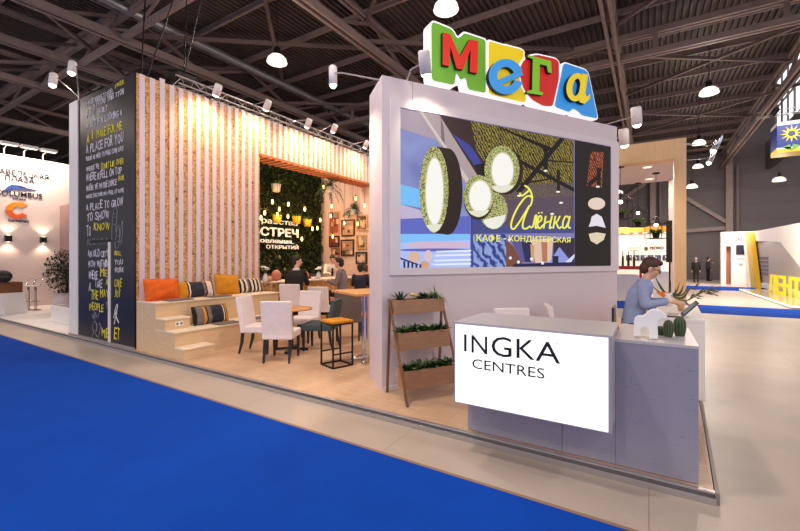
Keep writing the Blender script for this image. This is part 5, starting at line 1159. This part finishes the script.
def bt(s, fr, xl, yt, yb_, xr, m, par, bold=0.0, w_=0.001, nm='wall_lettering', dep=0.02):
    u0, v1 = fr.unp(xl, yt); u1, _ = fr.unp(xr, yt); _, v0 = fr.unp(xl, yb_)
    o = letter(s, fr, u0, u1, v0, v1, w_, m, nm, par, dep, bold); o['kind'] = 'structure'; return o
bt('FJORD', BF, 650, 246.6, 250.4, 663.8, M_NAVY, wf_, 0.015); bt('mark your home', BF, 629, 247.2, 248.6, 640, M_CHALKG, wf_); bt('furniture', BF, 630, 249.6, 250.8, 639, M_CHALKG, wf_); bt('interiors', BF, 655, 251, 252, 661, M_CHALKG, wf_)
g = G(); g.prism([BF.unp(646+2.0*math.cos(a*0.4),248.8+2.2*math.sin(a*0.4)) for a in range(16)], BF, 0.001, 0.02); g.prism([BF.unp(646.3+1.0*math.cos(a*0.4),248.4+1.2*math.sin(a*0.4)) for a in range(16)], BF, 0.02, 0.026, 1); o = g.build('wall_logo', [mat('logo olive', (104,120,48), 0.5), M_NAVY], wf_); o['kind'] = 'structure'
for k, x in enumerate((626,633.5,640.5,647.5,655,662.5)):
    u0, v1 = BF.unp(x,255); u1, v0 = BF.unp(x+6,260.5); t = thing('photo_panel', 'small landscape photo on the white booth wall, %s of the row from the left' % ['first','second','third','fourth','fifth','sixth'][k], 'picture', ((u0+u1)/2,FY-0.01,v0), 0, 'row of photos on the white booth wall'); r = random.Random(k)
    g = G(); W_ = (u1-u0)/2; g.box(-W_,W_,-0.02,0.01,0,v1-v0)
    for j in range(4): a = r.uniform(-W_,W_*0.5); c_ = r.uniform(0,(v1-v0)*0.6); g.box(a,a+W_*0.45,-0.022-j*0.0005,-0.02,c_,c_+(v1-v0)*0.38,1+j%2)
    g.build('print', [mat('photo slate', (70,80,104), 0.5), mat('photo pale', (190,196,204), 0.5), mat('photo dark', (40,40,50), 0.5)], t)
p = BF.unp(628,272); t = thing('display_shelf', 'dark red display shelf in the white booth, left of the person in blue', 'shelf', (BF.unp(629,270)[0],FY-1.2,0)); 
zz = EYE-(266-HYP)*18.0/FPX; g = G(); g.box(-0.55,0.55,-0.3,0.3,zz-0.15,zz); g.box(-0.55,-0.45,-0.3,0.3,0,zz-0.15); g.box(0.45,0.55,-0.3,0.3,0,zz-0.15); g.build('frame', mat('dark red lacquer', (140,30,26), 0.4), t); g = G(); g.box(-0.45,0.45,-0.25,0.28,0,zz-0.45); g.build('drawer_block', M_WHITE, t)
for k in range(4):
    t = thing('wine_bottle', 'tall dark bottle on the dark red shelf, %s from the left' % ['first','second','third','fourth'][k], 'bottle', (BF.unp(629,270)[0]-0.42+k*0.22,FY-1.2,zz), 0, 'dark bottles on the red shelf'); g = G(); g.lathe([(0,0),(0.045,0),(0.05,0.05),(0.05,0.36),(0.02,0.5),(0.02,0.68),(0,0.68)], n=14); g.build('bottle_body', M_BLK, t); g = G(); g.lathe([(0.021,0.58),(0.023,0.6),(0.023,0.69),(0,0.69)], n=12); g.build('capsule', mat('foil', (120,110,100), 0.4), t)
for k, (px, py, lb_) in enumerate(((664,283,'white display plinth in the white booth behind the flowers'),(627,286,'white display plinth in the white booth below the red shelf'))):
    p = onz(px, 300, 0); t = thing('display_plinth', lb_, 'plinth', (p.x,p.y,0)); h_ = EYE-(py-12-HYP)*(680/41)/FPX; g = G(); g.box(-0.4,0.4,-0.3,0.3,0,h_-0.04); g.build('body', M_WHITE, t); g = G(); g.box(-0.43,0.43,-0.33,0.33,h_-0.04,h_); g.build('top', M_WHITE, t)
t = thing('floor_banner', 'narrow tall black banner stand behind the inner edge of the beige portal post', 'banner', (0.395, 10.4, PZ)); c_ = onz(672.5,300,0)
g = G(); g.box(-0.08,0.03,-0.02,0.02,1.55,2.45); g.build('panel', M_BLK, t); g = G(); g.box(-0.03,0.0,-0.015,0.015,0.03,1.55); g.build('pole', M_DARK, t); g = G(); g.box(-0.15,0.12,-0.15,0.15,0,0.03); g.build('base', M_DARK, t)
# grey-white booth farther back
OY = 34.0; OF = Frame((0,OY,0),(1,0,0),(0,-1,0)); a0_ = OF.unp(721,259)[0]; a1_ = OF.unp(752,259)[0]; zt = OF.unp(730,232)[1]
d0, d1 = OF.unp(726,259)[0], OF.unp(731.5,259)[0]; dz = OF.unp(728,246)[1]
g = G(); g.box(a0_,d0,OY,OY+0.4,0,zt); g.box(d1,a1_+3,OY,OY+0.4,0,zt); g.box(d0,d1,OY,OY+0.4,dz,zt); wo = struct('wall_grey_booth', g, M_WHITE)
g = G(); g.box(d0,d1,OY+0.5,OY+0.6,0,dz+0.2); struct('wall_terracotta', g, mat('terracotta', (176,112,86), 0.7))
bt('O.GAR', OF, 730, 236.5, 241.5, 743, M_NAVY, wo, 0.02)
u0, v1 = OF.unp(736,245); u1, v0 = OF.unp(744.5,254.5); t = thing('wall_television', 'dark television on the far grey-white booth wall', 'television', ((u0+u1)/2,OY-0.03,v0)); g = G(); W_ = (u1-u0)/2; g.box(-W_,W_,-0.03,0.03,0,v1-v0); g.build('housing', M_BLK, t); g = G(); g.box(-W_*0.93,W_*0.93,-0.034,-0.03,(v1-v0)*0.06,(v1-v0)*0.94); g.build('panel', mat('tv blue black', (34,40,58), 0.15), t)
bt('INFO', OF, 736.5, 258, 260.5, 744, M_CHALKG, wo); bt('desk', OF, 738.5, 262.5, 265.5, 743, M_CHALKG, wo)
light('AREA','booth_fill',((a0_+a1_)/2,OY-2.0,zt+1.0),200,(255,240,225),1.5,target=((a0_+a1_)/2,OY,1.6))  # added area light in mid-air, no fixture, brightens the far booth front
# white booth with the yellow letters
g = G(); g.box(4.1,24,18.5,28.0,0.0,0.10); struct('floor_yellow_booth', g, mat('polished beige floor', (196,178,146), 0.14))
g = G(); g.box(4.06,4.10,18.46,27.5,0.07,0.115); g.box(4.10,24,18.46,18.5,0.07,0.115); struct('trim_8', g, glow('led strip', (255,250,240), 1.5))
KX = 5.35; KF = Frame((KX,0,0),(0,-1,0),(-1,0,0))
def kp(*pts): return [KF.unp(x, y) for x, y in pts]
g = G(); 
def kw(poly, g=g): g.prism(poly, KF, -0.35, 0.0)
ue = KF.unp(746,259)[0]; un = -12.6; ztp = 3.35
g1 = KF.unp(754,241); g2 = KF.unp(780,242); g3 = KF.unp(803,271)
kw([(ue,0.1),(g1[0],0.1),(g1[0],ztp),(ue,ztp)]); kw([(g1[0],g1[1]),(g2[0],g2[1]),(un,g2[1]-1.6),(un,ztp-0.3),(g1[0],ztp)]); kw([(g1[0],0.1),(un,0.1),(un,0.35),(g1[0],0.35)])
kw([(g2[0],g2[1]),(g3[0],g3[1]),(g3[0]+0.8,g3[1]),(un,g2[1]-1.6)])
wk = struct('wall_yellow_booth', g, M_WHITE)
g = G(); g.prism([(ue,0.1),(un,0.1),(un,2.6),(ue,3.0)], KF, -0.12, -0.08); struct('wall_grey_glazing', g, mat('grey glazing', (172,164,168), 0.3))
GFr = Frame((KX+0.08,0,0),(0,-1,0),(-1,0,0))
r = random.Random(9)
for row in range(5):
    y_ = 257+row*3.6; s_ = ''.join(r.choice('HNEOWLIT/R') for _ in range(8))
    u0, v1 = GFr.unp(757,y_); u1, _ = GFr.unp(769,y_); g = G()
    for j in range(7):
        a = u0+(u1-u0)*j/7; g.prism([(a,v1-0.16),(a+(u1-u0)/10,v1-0.16),(a+(u1-u0)/10,v1),(a,v1)], GFr, 0.001, 0.012)
    o = g.build('glazing_pattern', mat('glazing mark', (110,106,122), 0.5), wk); o['kind'] = 'structure'
M_YL = mat('letter yellow', (238,232,20), 0.4, emit=0.85)
pb, pt_ = KF.unp(753,291,0.2), KF.unp(747,234,0.2)
t = thing('slanted_post', 'slanted yellow post at the left end of the white booth with yellow letters', 'post', KF.pt(pb[0],0.1,0.1)); po = t.location.copy()
g = G(); g.prism([KF.unp(752,292,0.2),KF.unp(757.5,292,0.2),KF.unp(750.5,232,0.2),KF.unp(745.5,232,0.2)], KF, 0.02, 0.22); g.v = [tuple(Vector(p)-po) for p in g.v]; g.build('yellow_face', mat('post yellow', (214,168,24), 0.4), t)
g = G(); g.prism([KF.unp(748,292,0.2),KF.unp(751.9,292,0.2),KF.unp(745.4,232,0.2),KF.unp(742.5,232,0.2)], KF, 0.02, 0.20); g.v = [tuple(Vector(p)-po) for p in g.v]; g.build('white_edge', M_WHITE, t)
LFK = Frame((KX-0.35,0,0),(0,-1,0),(-1,0,0)); ul = LFK.unp(767,280)[0]; ur = LFK.unp(800,280)[0]; st_ = (ur-ul)/4.05
t = thing('yellow_letters', 'big glowing yellow letters standing in front of the white booth', 'sign', LFK.pt(ul,0.1,0)); lo = t.location.copy()
for k, ch in enumerate('ЛЕНТА'):
    o = letter(ch, LFK, ul+k*st_, ul+k*st_+st_*0.86, 0.1, 0.95, -0.1, M_YL, 'letter', t, 0.05, 0.02); o.location = -lo
light('AREA','booth_fill',(2.2,20.0,4.6),420,(255,244,226),2.0,target=(5.3,21,1.4))  # added area light on no fixture, lifts the white booth wall and letters
# sunflower banner box hanging from the roof
HF2 = Frame((0,26.0,0),(1,0,0),(0,-1,0)); u0, v0 = HF2.unp(777,153); _, v1 = HF2.unp(777,123); u1 = u0+5.5
t = thing('hanging_banner', 'blue banner box with a yellow sunflower hanging at upper right', 'banner', ((u0+u1)/2,26,v0)); bo = t.location.copy()
def bb(g, nm, m): g.v = [tuple(Vector(p)-bo) for p in g.v]; return g.build(nm, m, t)
H_ = v1-v0; g = G(); g.box(u0,u1,26.0,27.2,v0+H_*0.16,v0+H_*0.90); bb(g, 'blue_face', mat('banner blue', (22,50,140), 0.5))
g = G(); g.box(u0,u1,26.0,27.2,v0+H_*0.90,v1+0.02); g.box(u0-0.02,u1,25.98,26.0,v0+H_*0.10,v0+H_*0.16); bb(g, 'white_bands', M_WHITE); g = G(); g.box(u0,u1,26.0,27.2,v0,v0+H_*0.158); bb(g, 'yellow_base', mat('banner yellow', (238,200,40), 0.5))
cu_, cv_ = HF2.unp(791.5,133.5); g = G()
for k in range(12): a = k*PI/6; g.prism([(cu_+0.16*math.cos(a-0.3),cv_+0.16*math.sin(a-0.3)),(cu_+0.42*math.cos(a),cv_+0.42*math.sin(a)),(cu_+0.16*math.cos(a+0.3),cv_+0.16*math.sin(a+0.3))], HF2, 0.0, 0.02)
g.prism([(cu_+0.2*math.cos(a*0.3),cv_+0.2*math.sin(a*0.3)) for a in range(21)], HF2, 0.0, 0.03); g.prism([(cu_+0.13*math.cos(a*0.3),cv_+0.13*math.sin(a*0.3)) for a in range(21)], HF2, 0.03, 0.036, 1)
bb(g, 'sunflower', [mat('petal yellow', (244,216,40), 0.5), mat('flower centre', (40,60,110), 0.5)])
g = G(); g.prism([(cu_-0.35,cv_-0.62),(cu_-0.05,cv_-0.50),(cu_,cv_-0.8)], HF2, 0, 0.02); g.prism([(cu_+0.35,cv_-0.62),(cu_+0.05,cv_-0.50),(cu_,cv_-0.8)], HF2, 0, 0.021); bb(g, 'leaf_mark', mat('mark green', (110,170,60), 0.5))
o = letter('ЛА', HF2, cu_+0.55, cu_+1.9, cv_-0.4, cv_+0.35, 0.0, mat('petal yellow', (244,216,40)), 'lettering', t, 0.02, 0.03); o.location = -bo
g = G()
for x in (u0+0.3,u1-0.3): g.tube([(x-bo.x,0.6,v1-bo.z),(x-bo.x,0.6,DZ-bo.z)],0.02,5)
g.build('hanging_cables', M_DARK, t)
light('SPOT','banner_light',(u0+1.2,22.5,v1+1.0),700,(255,250,240),0.1,target=(u0+1.2,26,v0+H_*0.5),spot=1.0)
tp = ond(772,116,20); t = thing('lighting_truss', 'aluminium lighting truss beside the sunflower banner', 'truss', tp)
g = G()
for y, z in ((-0.15,0),(0.15,0),(0,0.26)): g.cone((-0.6,y,z),(5,y,z),0.025,0.025,8)
g.build('chord_tubes', M_ALU, t); g = G()
for k in range(14): x = -0.6+k*0.4; g.cone((x,-0.15,0),(x+0.2,0,0.26),0.012,0.012,6); g.cone((x+0.2,0,0.26),(x+0.4,0.15,0),0.012,0.012,6); g.cone((x,-0.15,0),(x+0.4,0.15,0),0.012,0.012,6)
g.build('lattice_bars', M_ALU, t); g = G()
for x in (0.2,4.6): g.tube([(x,0,0.28),(x,0,DZ-tp.z)],0.015,5)
g.build('hanging_cables', M_DARK, t)
for k, (px, py, lb_) in enumerate(((770,106,'black stage light clamped on the truss left of the sunflower banner, upper'), (774,112,'black stage light clamped on the truss left of the sunflower banner, lower'))):
    p = ond(px,py,19.6+k*0.2); t = thing('stage_light', lb_, 'stage light', p, 0, 'stage lights by the banner'); g = G(); g.lathe([(0,0.22),(0.12,0.2),(0.15,0.0),(0.17,-0.2),(0.14,-0.2),(0,-0.1)], n=16, M=Matrix.Rotation(0.7,3,'Y')); g.build('housing', M_DARK, t); g = G(); g.tube([(-0.18,0,0),(-0.18,0,0.3),(0.18,0,0.3),(0.18,0,0)],0.02,6); g.build('yoke', M_DARK, t)
# ================================================================== people
M_SKIN = mat('skin', (222,172,146), 0.5); M_HAIRB = mat('hair brown', (74,46,32), 0.6, var=0.25, scale=60); M_HAIRD = mat('hair dark', (30,22,22), 0.6, var=0.25, scale=60)
M_EYE = mat('eye dark', (36,26,24), 0.3); M_LIP = mat('lips', (176,100,92), 0.5)
def remesh(g, name, m, parent, vox, smooth=6):
    me = bpy.data.meshes.new('tmp'); me.from_pydata(g.v, [], g.f); o = bpy.data.objects.new('tmp', me); COL.objects.link(o)
    r = o.modifiers.new('r','REMESH'); r.mode = 'VOXEL'; r.voxel_size = vox; r.use_smooth_shade = True
    s_ = o.modifiers.new('s','SMOOTH'); s_.factor = 0.5; s_.iterations = smooth
    bpy.context.view_layer.update(); dg = bpy.context.evaluated_depsgraph_get(); nm = bpy.data.meshes.new_from_object(o.evaluated_get(dg)); bpy.data.objects.remove(o)
    nm.name = name; nm.materials.clear(); nm.materials.append(m)
    for p in nm.polygons: p.use_smooth = True
    ob = bpy.data.objects.new(name, nm); COL.objects.link(ob); ob.parent = parent; return ob
def spine(hip, neck, n=7):
    return [Vector(hip).lerp(Vector(neck), i/(n-1)) for i in range(n)]
def person(label, loc, rz, J, shirt, trousers, hair, vox=0.010, S=1.0, long_hair=False, head_yaw=0.0, head_pitch=0.0, glasses=False, tie=None, shoe=None, collar=None, sleeve=1.0):
    root = thing('person', label, 'person', loc, rz); root.scale = (S,S,S)
    hip, neck, hc = Vector(J['hip']), Vector(J['neck']), Vector(J['head']); g = G()
    # torso
    def torso(e):
        up = neck-Vector((0,0,0.02)); prof = [(0.00,0.150,0.110),(0.18,0.150,0.108),(0.36,0.140,0.100),(0.55,0.155,0.108),(0.75,0.172,0.112),(0.90,0.165,0.095),(1.0,0.075,0.065)]
        return [(hip.lerp(up,f)+Vector((0,-0.02*math.sin(f*PI),0)), rx*J.get('w',1)+e, ry*J.get('w',1)+e) for f, rx, ry in prof]
    g.loft([(hip-Vector((0,0,0.09)),0.10,0.08)]+torso(0))
    g.capsule(neck-Vector((0,0,0.03)), hc-Vector((0,0.01,0.05)), 0.055, 0.052)
    HM = Matrix.Rotation(head_yaw,3,'Z') @ Matrix.Rotation(head_pitch,3,'X')
    def hp_(x,y,z): return hc + HM @ Vector((x,y,z))
    g.ell(hc+HM@Vector((0,-0.005,0.03)), (0.076,0.097,0.095), M=HM); g.ell(hp_(0,0.025,-0.045), (0.058,0.068,0.072), M=HM); g.ell(hp_(0,0.055,-0.085),(0.030,0.026,0.026),M=HM)
    g.capsule(hp_(0,0.092,0.012), hp_(0,0.112,-0.022), 0.010, 0.015, 8); g.ell(hp_(0,0.086,0.03),(0.05,0.014,0.012),M=HM); g.ell(hp_(0,0.088,-0.055),(0.024,0.010,0.012),M=HM)
    for s_ in (-1,1): g.ell(hp_(s_*0.078,-0.005,-0.01),(0.010,0.02,0.032),M=HM); g.ell(hp_(s_*0.04,0.07,-0.02),(0.024,0.022,0.022),M=HM)
    arms = []; legs = []
    for s_, k in ((-1,'L'),(1,'R')):
        sh, el, wr, hd = (Vector(J[a+k]) for a in ('sh','el','wr','hd')); arms.append((sh,el,wr))
        g.capsule(sh,el,0.050,0.040); g.capsule(el,wr,0.040,0.027)
        d = (hd-wr).normalized(); side = Vector(J.get('palm'+k, (1,0,0))).normalized(); side = (side-d*side.dot(d)).normalized(); nrm = d.cross(side)
        if nrm.z > 0: nrm = -nrm
        PM = Matrix((side, d, nrm)).transposed(); g.ell(wr+d*0.05,(0.040,0.055,0.017),M=PM)
        for j, (off_, L) in enumerate(((-0.028,0.070),(-0.010,0.080),(0.010,0.075),(0.028,0.058))):
            b0 = wr+d*0.085+side*off_; b1 = b0+d*L*0.5+nrm*0.012; b2 = b1+d*L*0.38+nrm*0.026; g.capsule(b0-d*0.02,b1,0.0095,0.0088,8); g.capsule(b1,b2,0.0088,0.0075,8)
        th = -s_*1.0; t0 = wr+d*0.03+side*0.03*th; t1 = t0+d*0.035+side*0.028*th+nrm*0.01; g.capsule(t0,t1,0.012,0.010,8); g.capsule(t1,t1+d*0.032+nrm*0.012,0.010,0.008,8)
        hj, kn, ft = (Vector(J[a+k]) for a in ('hj','kn','ft')); legs.append((hj,kn,ft)); g.capsule(hj,kn,0.080,0.054); g.capsule(kn,ft,0.052,0.036); fd = Vector(J.get('toe',(0,1,0))); g.capsule(ft+Vector((0,0,-0.035)),ft+fd*0.15+Vector((0,0,-0.05)),0.038,0.030,10)
    remesh(g, 'body', M_SKIN, root, vox)
    # clothes follow the body
    g = G(); g.loft([(hip-Vector((0,0,0.05)),0.155*J.get('w',1)+0.012,0.118*J.get('w',1)+0.012)]+torso(0.016))
    for sh, el, wr in arms: w_ = el.lerp(wr, 0.93*sleeve); g.capsule(sh,el,0.066,0.055); g.capsule(el,w_,0.055,0.040)
    sc_ = remesh(g, 'shirt' if not J.get('jacket') else 'jacket', shirt, root, vox, 4)
    g = G()
    g.loft([(hip-Vector((0,0,0.12)),0.13,0.10),(hip-Vector((0,0,0.03)),0.165*J.get('w',1),0.125*J.get('w',1)),(hip+Vector((0,0,0.05)),0.16*J.get('w',1),0.12*J.get('w',1))])
    for hj, kn, ft in legs: g.capsule(hj,kn,0.092,0.066); g.capsule(kn,kn.lerp(ft,0.93),0.066,0.052)
    remesh(g, 'trousers', trousers, root, vox, 4)
    for hj, kn, ft in legs:
        g = G(); fd = Vector(J.get('toe',(0,1,0))); g.capsule(ft+Vector((0,0,-0.03))-fd*0.02,ft+fd*0.16+Vector((0,0,-0.05)),0.050,0.040,12); remesh(g, 'shoe', shoe or M_BLK, root, 0.012, 3)
    g = G(); g.ell(hp_(0,-0.022,0.052),(0.087,0.102,0.092),M=HM); g.ell(hp_(0,-0.055,-0.01),(0.080,0.070,0.085),M=HM); g.ell(hp_(0,0.045,0.098),(0.068,0.050,0.034),M=HM)
    if long_hair:
        for s_ in (-1,1): g.ell(hp_(s_*0.062,-0.02,0.0),(0.034,0.062,0.075),M=HM); g.ell(hp_(s_*0.05,0.05,0.075),(0.035,0.042,0.030),M=HM)
        g.ell(hp_(0,-0.075,-0.03),(0.072,0.05,0.085),M=HM)
    remesh(g, 'hair', hair, root, max(0.008, vox*0.8), 3)
    g = G()
    for s_ in (-1,1): g.ell(hp_(s_*0.032,0.087,0.008),(0.014,0.007,0.006),0,10,6,M=HM); g.ell(hp_(s_*0.033,0.094,0.030),(0.019,0.005,0.004),1,10,6,M=HM)
    g.ell(hp_(0,0.096,-0.055),(0.022,0.006,0.005),2,10,6,M=HM); g.build('face_features', [M_EYE, hair, M_LIP], root)
    if glasses:
        g = G()
        for s_ in (-1,1):
            g.tube([hp_(s_*0.034+0.024*math.cos(a*PI/8),0.106,0.006+0.018*math.sin(a*PI/8)) for a in range(17)],0.0028,5); g.tube([hp_(s_*0.058,0.104,0.01),hp_(s_*0.084,0.0,0.006)],0.0028,5)
        g.tube([hp_(-0.01,0.108,0.01),hp_(0.01,0.108,0.01)],0.0028,5); g.build('glasses', M_DARK, root)
    if collar is not None:
        g = G(); n = 18
        for k, (r0, z0) in enumerate(((0.068,0.0),)):
            vs = []
            for q, (rr, zz) in enumerate(((0.066,0.035),(0.082,-0.012))): vs += [neck+Vector((rr*math.cos(2*PI*j/n),rr*math.sin(2*PI*j/n)-0.0,zz-(0.02*max(0,math.sin(2*PI*j/n)))-0.01)) for j in range(n)]
            g.add(vs, [(j,(j+1)%n,n+(j+1)%n,n+j) for j in range(n)], 0, True)
        c_ = g.build('collar', collar, root); sm = c_.modifiers.new('s','SOLIDIFY'); sm.thickness = 0.006
    if tie is not None:
        g = G(); a = neck+Vector((0,0.075,-0.03)); b_ = hip.lerp(neck,0.25)+Vector((0,0.135,0)); m_ = a.lerp(b_,0.5)+Vector((0,0.03,0))
        for p, q, w0, w1 in ((a,m_,0.018,0.030),(m_,b_,0.030,0.038)): g.add([p+Vector((-w0,0,0)),p+Vector((w0,0,0)),q+Vector((w1,0,0)),q+Vector((-w1,0,0))],[(0,1,2,3)])
        o = g.build('tie', tie, root); sm = o.modifiers.new('s','SOLIDIFY'); sm.thickness = 0.008
    return root
def seated(h=0.77, lean=0.10, **k):
    J = dict(hip=(0,0,h), neck=(0,lean,h+0.53), head=(0,lean+0.05,h+0.70), shL=(-0.175,lean-0.02,h+0.47), shR=(0.175,lean-0.02,h+0.47), elL=(-0.23,lean+0.06,h+0.22), elR=(0.23,lean+0.06,h+0.22),
             wrL=(-0.13,lean+0.28,h+0.27), wrR=(0.13,lean+0.28,h+0.27), hdL=(-0.09,lean+0.42,h+0.26), hdR=(0.09,lean+0.42,h+0.26), hjL=(-0.09,0.0,h-0.02), hjR=(0.09,0.0,h-0.02), knL=(-0.11,0.42,h-0.02), knR=(0.11,0.42,h-0.02), ftL=(-0.11,0.36,h-0.44), ftR=(0.11,0.36,h-0.44))
    J.update(k); return J
def standing(**k):
    J = dict(hip=(0,0,0.93), neck=(0,0.01,1.47), head=(0,0.03,1.63), shL=(-0.18,0,1.41), shR=(0.18,0,1.41), elL=(-0.22,0,1.12), elR=(0.22,0,1.12), wrL=(-0.22,0.08,0.88), wrR=(0.22,0.08,0.88), hdL=(-0.22,0.12,0.76), hdR=(0.22,0.12,0.76),
             hjL=(-0.09,0,0.91), hjR=(0.09,0,0.91), knL=(-0.10,0.02,0.50), knR=(0.10,0.02,0.50), ftL=(-0.10,0,0.09), ftR=(0.10,0,0.09)); J.update(k); return J
def yawto(dx, dy): return math.atan2(-dx, dy)       # local +y turns to (dx, dy)
M_BLUESH = mat('pale blue shirt', (150,160,198), 0.8, var=0.06, scale=60, bump=0.3); M_WHSH = mat('white shirt', (226,216,212), 0.8); M_GRSH = mat('grey shirt', (128,112,118), 0.8); M_NAVYC = mat('navy cloth', (30,34,56), 0.8); M_BLKC = mat('black cloth', (20,18,20), 0.8); M_JEANS = mat('dark trousers', (44,46,62), 0.85); M_RUST = mat('rust cloth', (132,76,52), 0.85)
person('person with short brown hair, glasses and pale blue shirt seated at the laptop', (-0.175,5.97,PZ), yawto(1,0.02),
       seated(0.78, 0.12, w=1.06, head=(0,0.19,1.455), elR=(0.235,0.13,1.03), elL=(-0.22,0.16,1.02), wrR=(0.12,0.34,1.065), wrL=(-0.10,0.36,1.06), hdR=(0.06,0.47,1.06), hdL=(-0.04,0.48,1.05), ftL=(-0.11,0.22,0.34), ftR=(0.11,0.22,0.34), knL=(-0.11,0.36,0.76), knR=(0.11,0.36,0.76)),
       M_BLUESH, M_JEANS, M_HAIRB, 0.007, 1.03, False, 0.0, -0.42, True, collar=M_BLUESH)
person('person in black jacket with short dark hair sitting at the bar, back turned', (-6.97,6.58,PZ), yawto(-0.45,0.9), seated(0.77, 0.10, jacket=True, w=1.12), M_BLKC, M_BLKC, M_HAIRD, 0.012, 1.06, head_yaw=-1.1, collar=M_WHSH)
person('person in white shirt and dark tie bending behind the bar', (-8.75,9.85,PZ), yawto(0.75,-0.65), standing(neck=(0,0.12,1.42), head=(0,0.20,1.57), shL=(-0.18,0.10,1.36), shR=(0.18,0.10,1.36), elL=(-0.24,0.20,1.12), elR=(0.24,0.20,1.12), wrL=(-0.14,0.42,1.14), wrR=(0.14,0.42,1.14), hdL=(-0.1,0.55,1.14), hdR=(0.1,0.55,1.14)), M_WHSH, M_BLKC, M_HAIRD, 0.012, 1.03, head_pitch=-0.45, tie=M_BLKC, collar=M_WHSH)
person('person in grey shirt sitting at the tall table, turned towards the bar', (-6.52,7.75,PZ), yawto(-0.90,-0.40), seated(0.74, 0.04, wrL=(-0.13,0.32,1.03), wrR=(0.13,0.32,1.03), hdL=(-0.09,0.44,1.03), hdR=(0.09,0.44,1.03)), M_GRSH, M_BLKC, M_HAIRD, 0.012, 1.05, collar=M_GRSH)
person('person with dark hair in navy seen from behind near the framed pictures', (-6.95,9.02,PZ), yawto(-0.45,0.9), seated(0.66, 0.06), M_NAVYC, M_NAVYC, M_HAIRD, 0.012, 1.0, True)
person('person in rust brown half hidden by the left edge of the screen wall', (-7.46,10.05,PZ), yawto(-0.9,-0.3), seated(0.62, 0.05), M_RUST, M_BLKC, M_HAIRB, 0.012, 1.0, True)
p = onz(696,283,0.0); person('person in dark clothes walking away in the far background right of the portal', (p.x,p.y,0.012), yawto(0.1,1), standing(knL=(-0.1,0.12,0.52), ftL=(-0.1,0.10,0.10), ftR=(0.1,-0.14,0.10), knR=(0.1,0.0,0.50)), M_BLKC, M_BLKC, mat('hair grey', (150,140,134), 0.7), 0.014, 1.02)
p = onz(708,281,0.0); person('dark clad person standing at the far hall wall behind the walking figure', (p.x,p.y,0.0), yawto(1,0.3), standing(elL=(-0.22,0.1,1.15), wrL=(-0.15,0.3,1.3), hdL=(-0.1,0.4,1.38)), mat('charcoal coat', (58,52,56), 0.8), M_BLKC, M_HAIRD, 0.014, 1.05)
for (x, y, hh, lb_) in ((-6.52,7.75,0.74,'bar stool under the person in the grey shirt'), (-6.95,9.02,0.66,'bar stool under the dark-haired person in navy'), (-7.46,10.05,0.62,'bar stool under the person in rust brown')):
    t = thing('round_stool', lb_, 'stool', (x,y,PZ), 0, 'stools along the bar'); g = G(); g.lathe([(0,hh-0.13),(0.16,hh-0.13),(0.17,hh-0.11),(0.16,hh-0.095),(0,hh-0.095)], n=20); g.build('seat', M_BLK, t)
    for k in range(4): a = k*PI/2+0.4; g = G(); g.cone((0.2*math.cos(a),0.2*math.sin(a),0),(0.1*math.cos(a),0.1*math.sin(a),hh-0.13),0.012,0.012,8); g.build('leg', M_DARK, t)
# ================================================================== camera, world, view
cam = bpy.data.cameras.new('camera'); cam.lens = 18.0; cam.sensor_width = 36.0; cam.shift_y = -6.5/800; cam.clip_start = 0.05; cam.clip_end = 200
co = bpy.data.objects.new('camera', cam); COL.objects.link(co); co.location = CAM; co.rotation_euler = (PI/2, 0, TH); SC.camera = co
w = bpy.data.worlds.new('world'); SC.world = w; w.use_nodes = True
bg = w.node_tree.nodes['Background']; bg.inputs['Color'].default_value = lin((252,248,255)); bg.inputs['Strength'].default_value = 0.78
SC.view_settings.view_transform = 'Standard'; SC.view_settings.look = 'None'; SC.view_settings.exposure = 0.2; SC.view_settings.gamma = 1.0
SC.view_settings.use_curve_mapping = False
SC.cycles.use_denoising = True
SC.cycles.max_bounces = 6; SC.cycles.diffuse_bounces = 4; SC.cycles.sample_clamp_indirect = 6.0
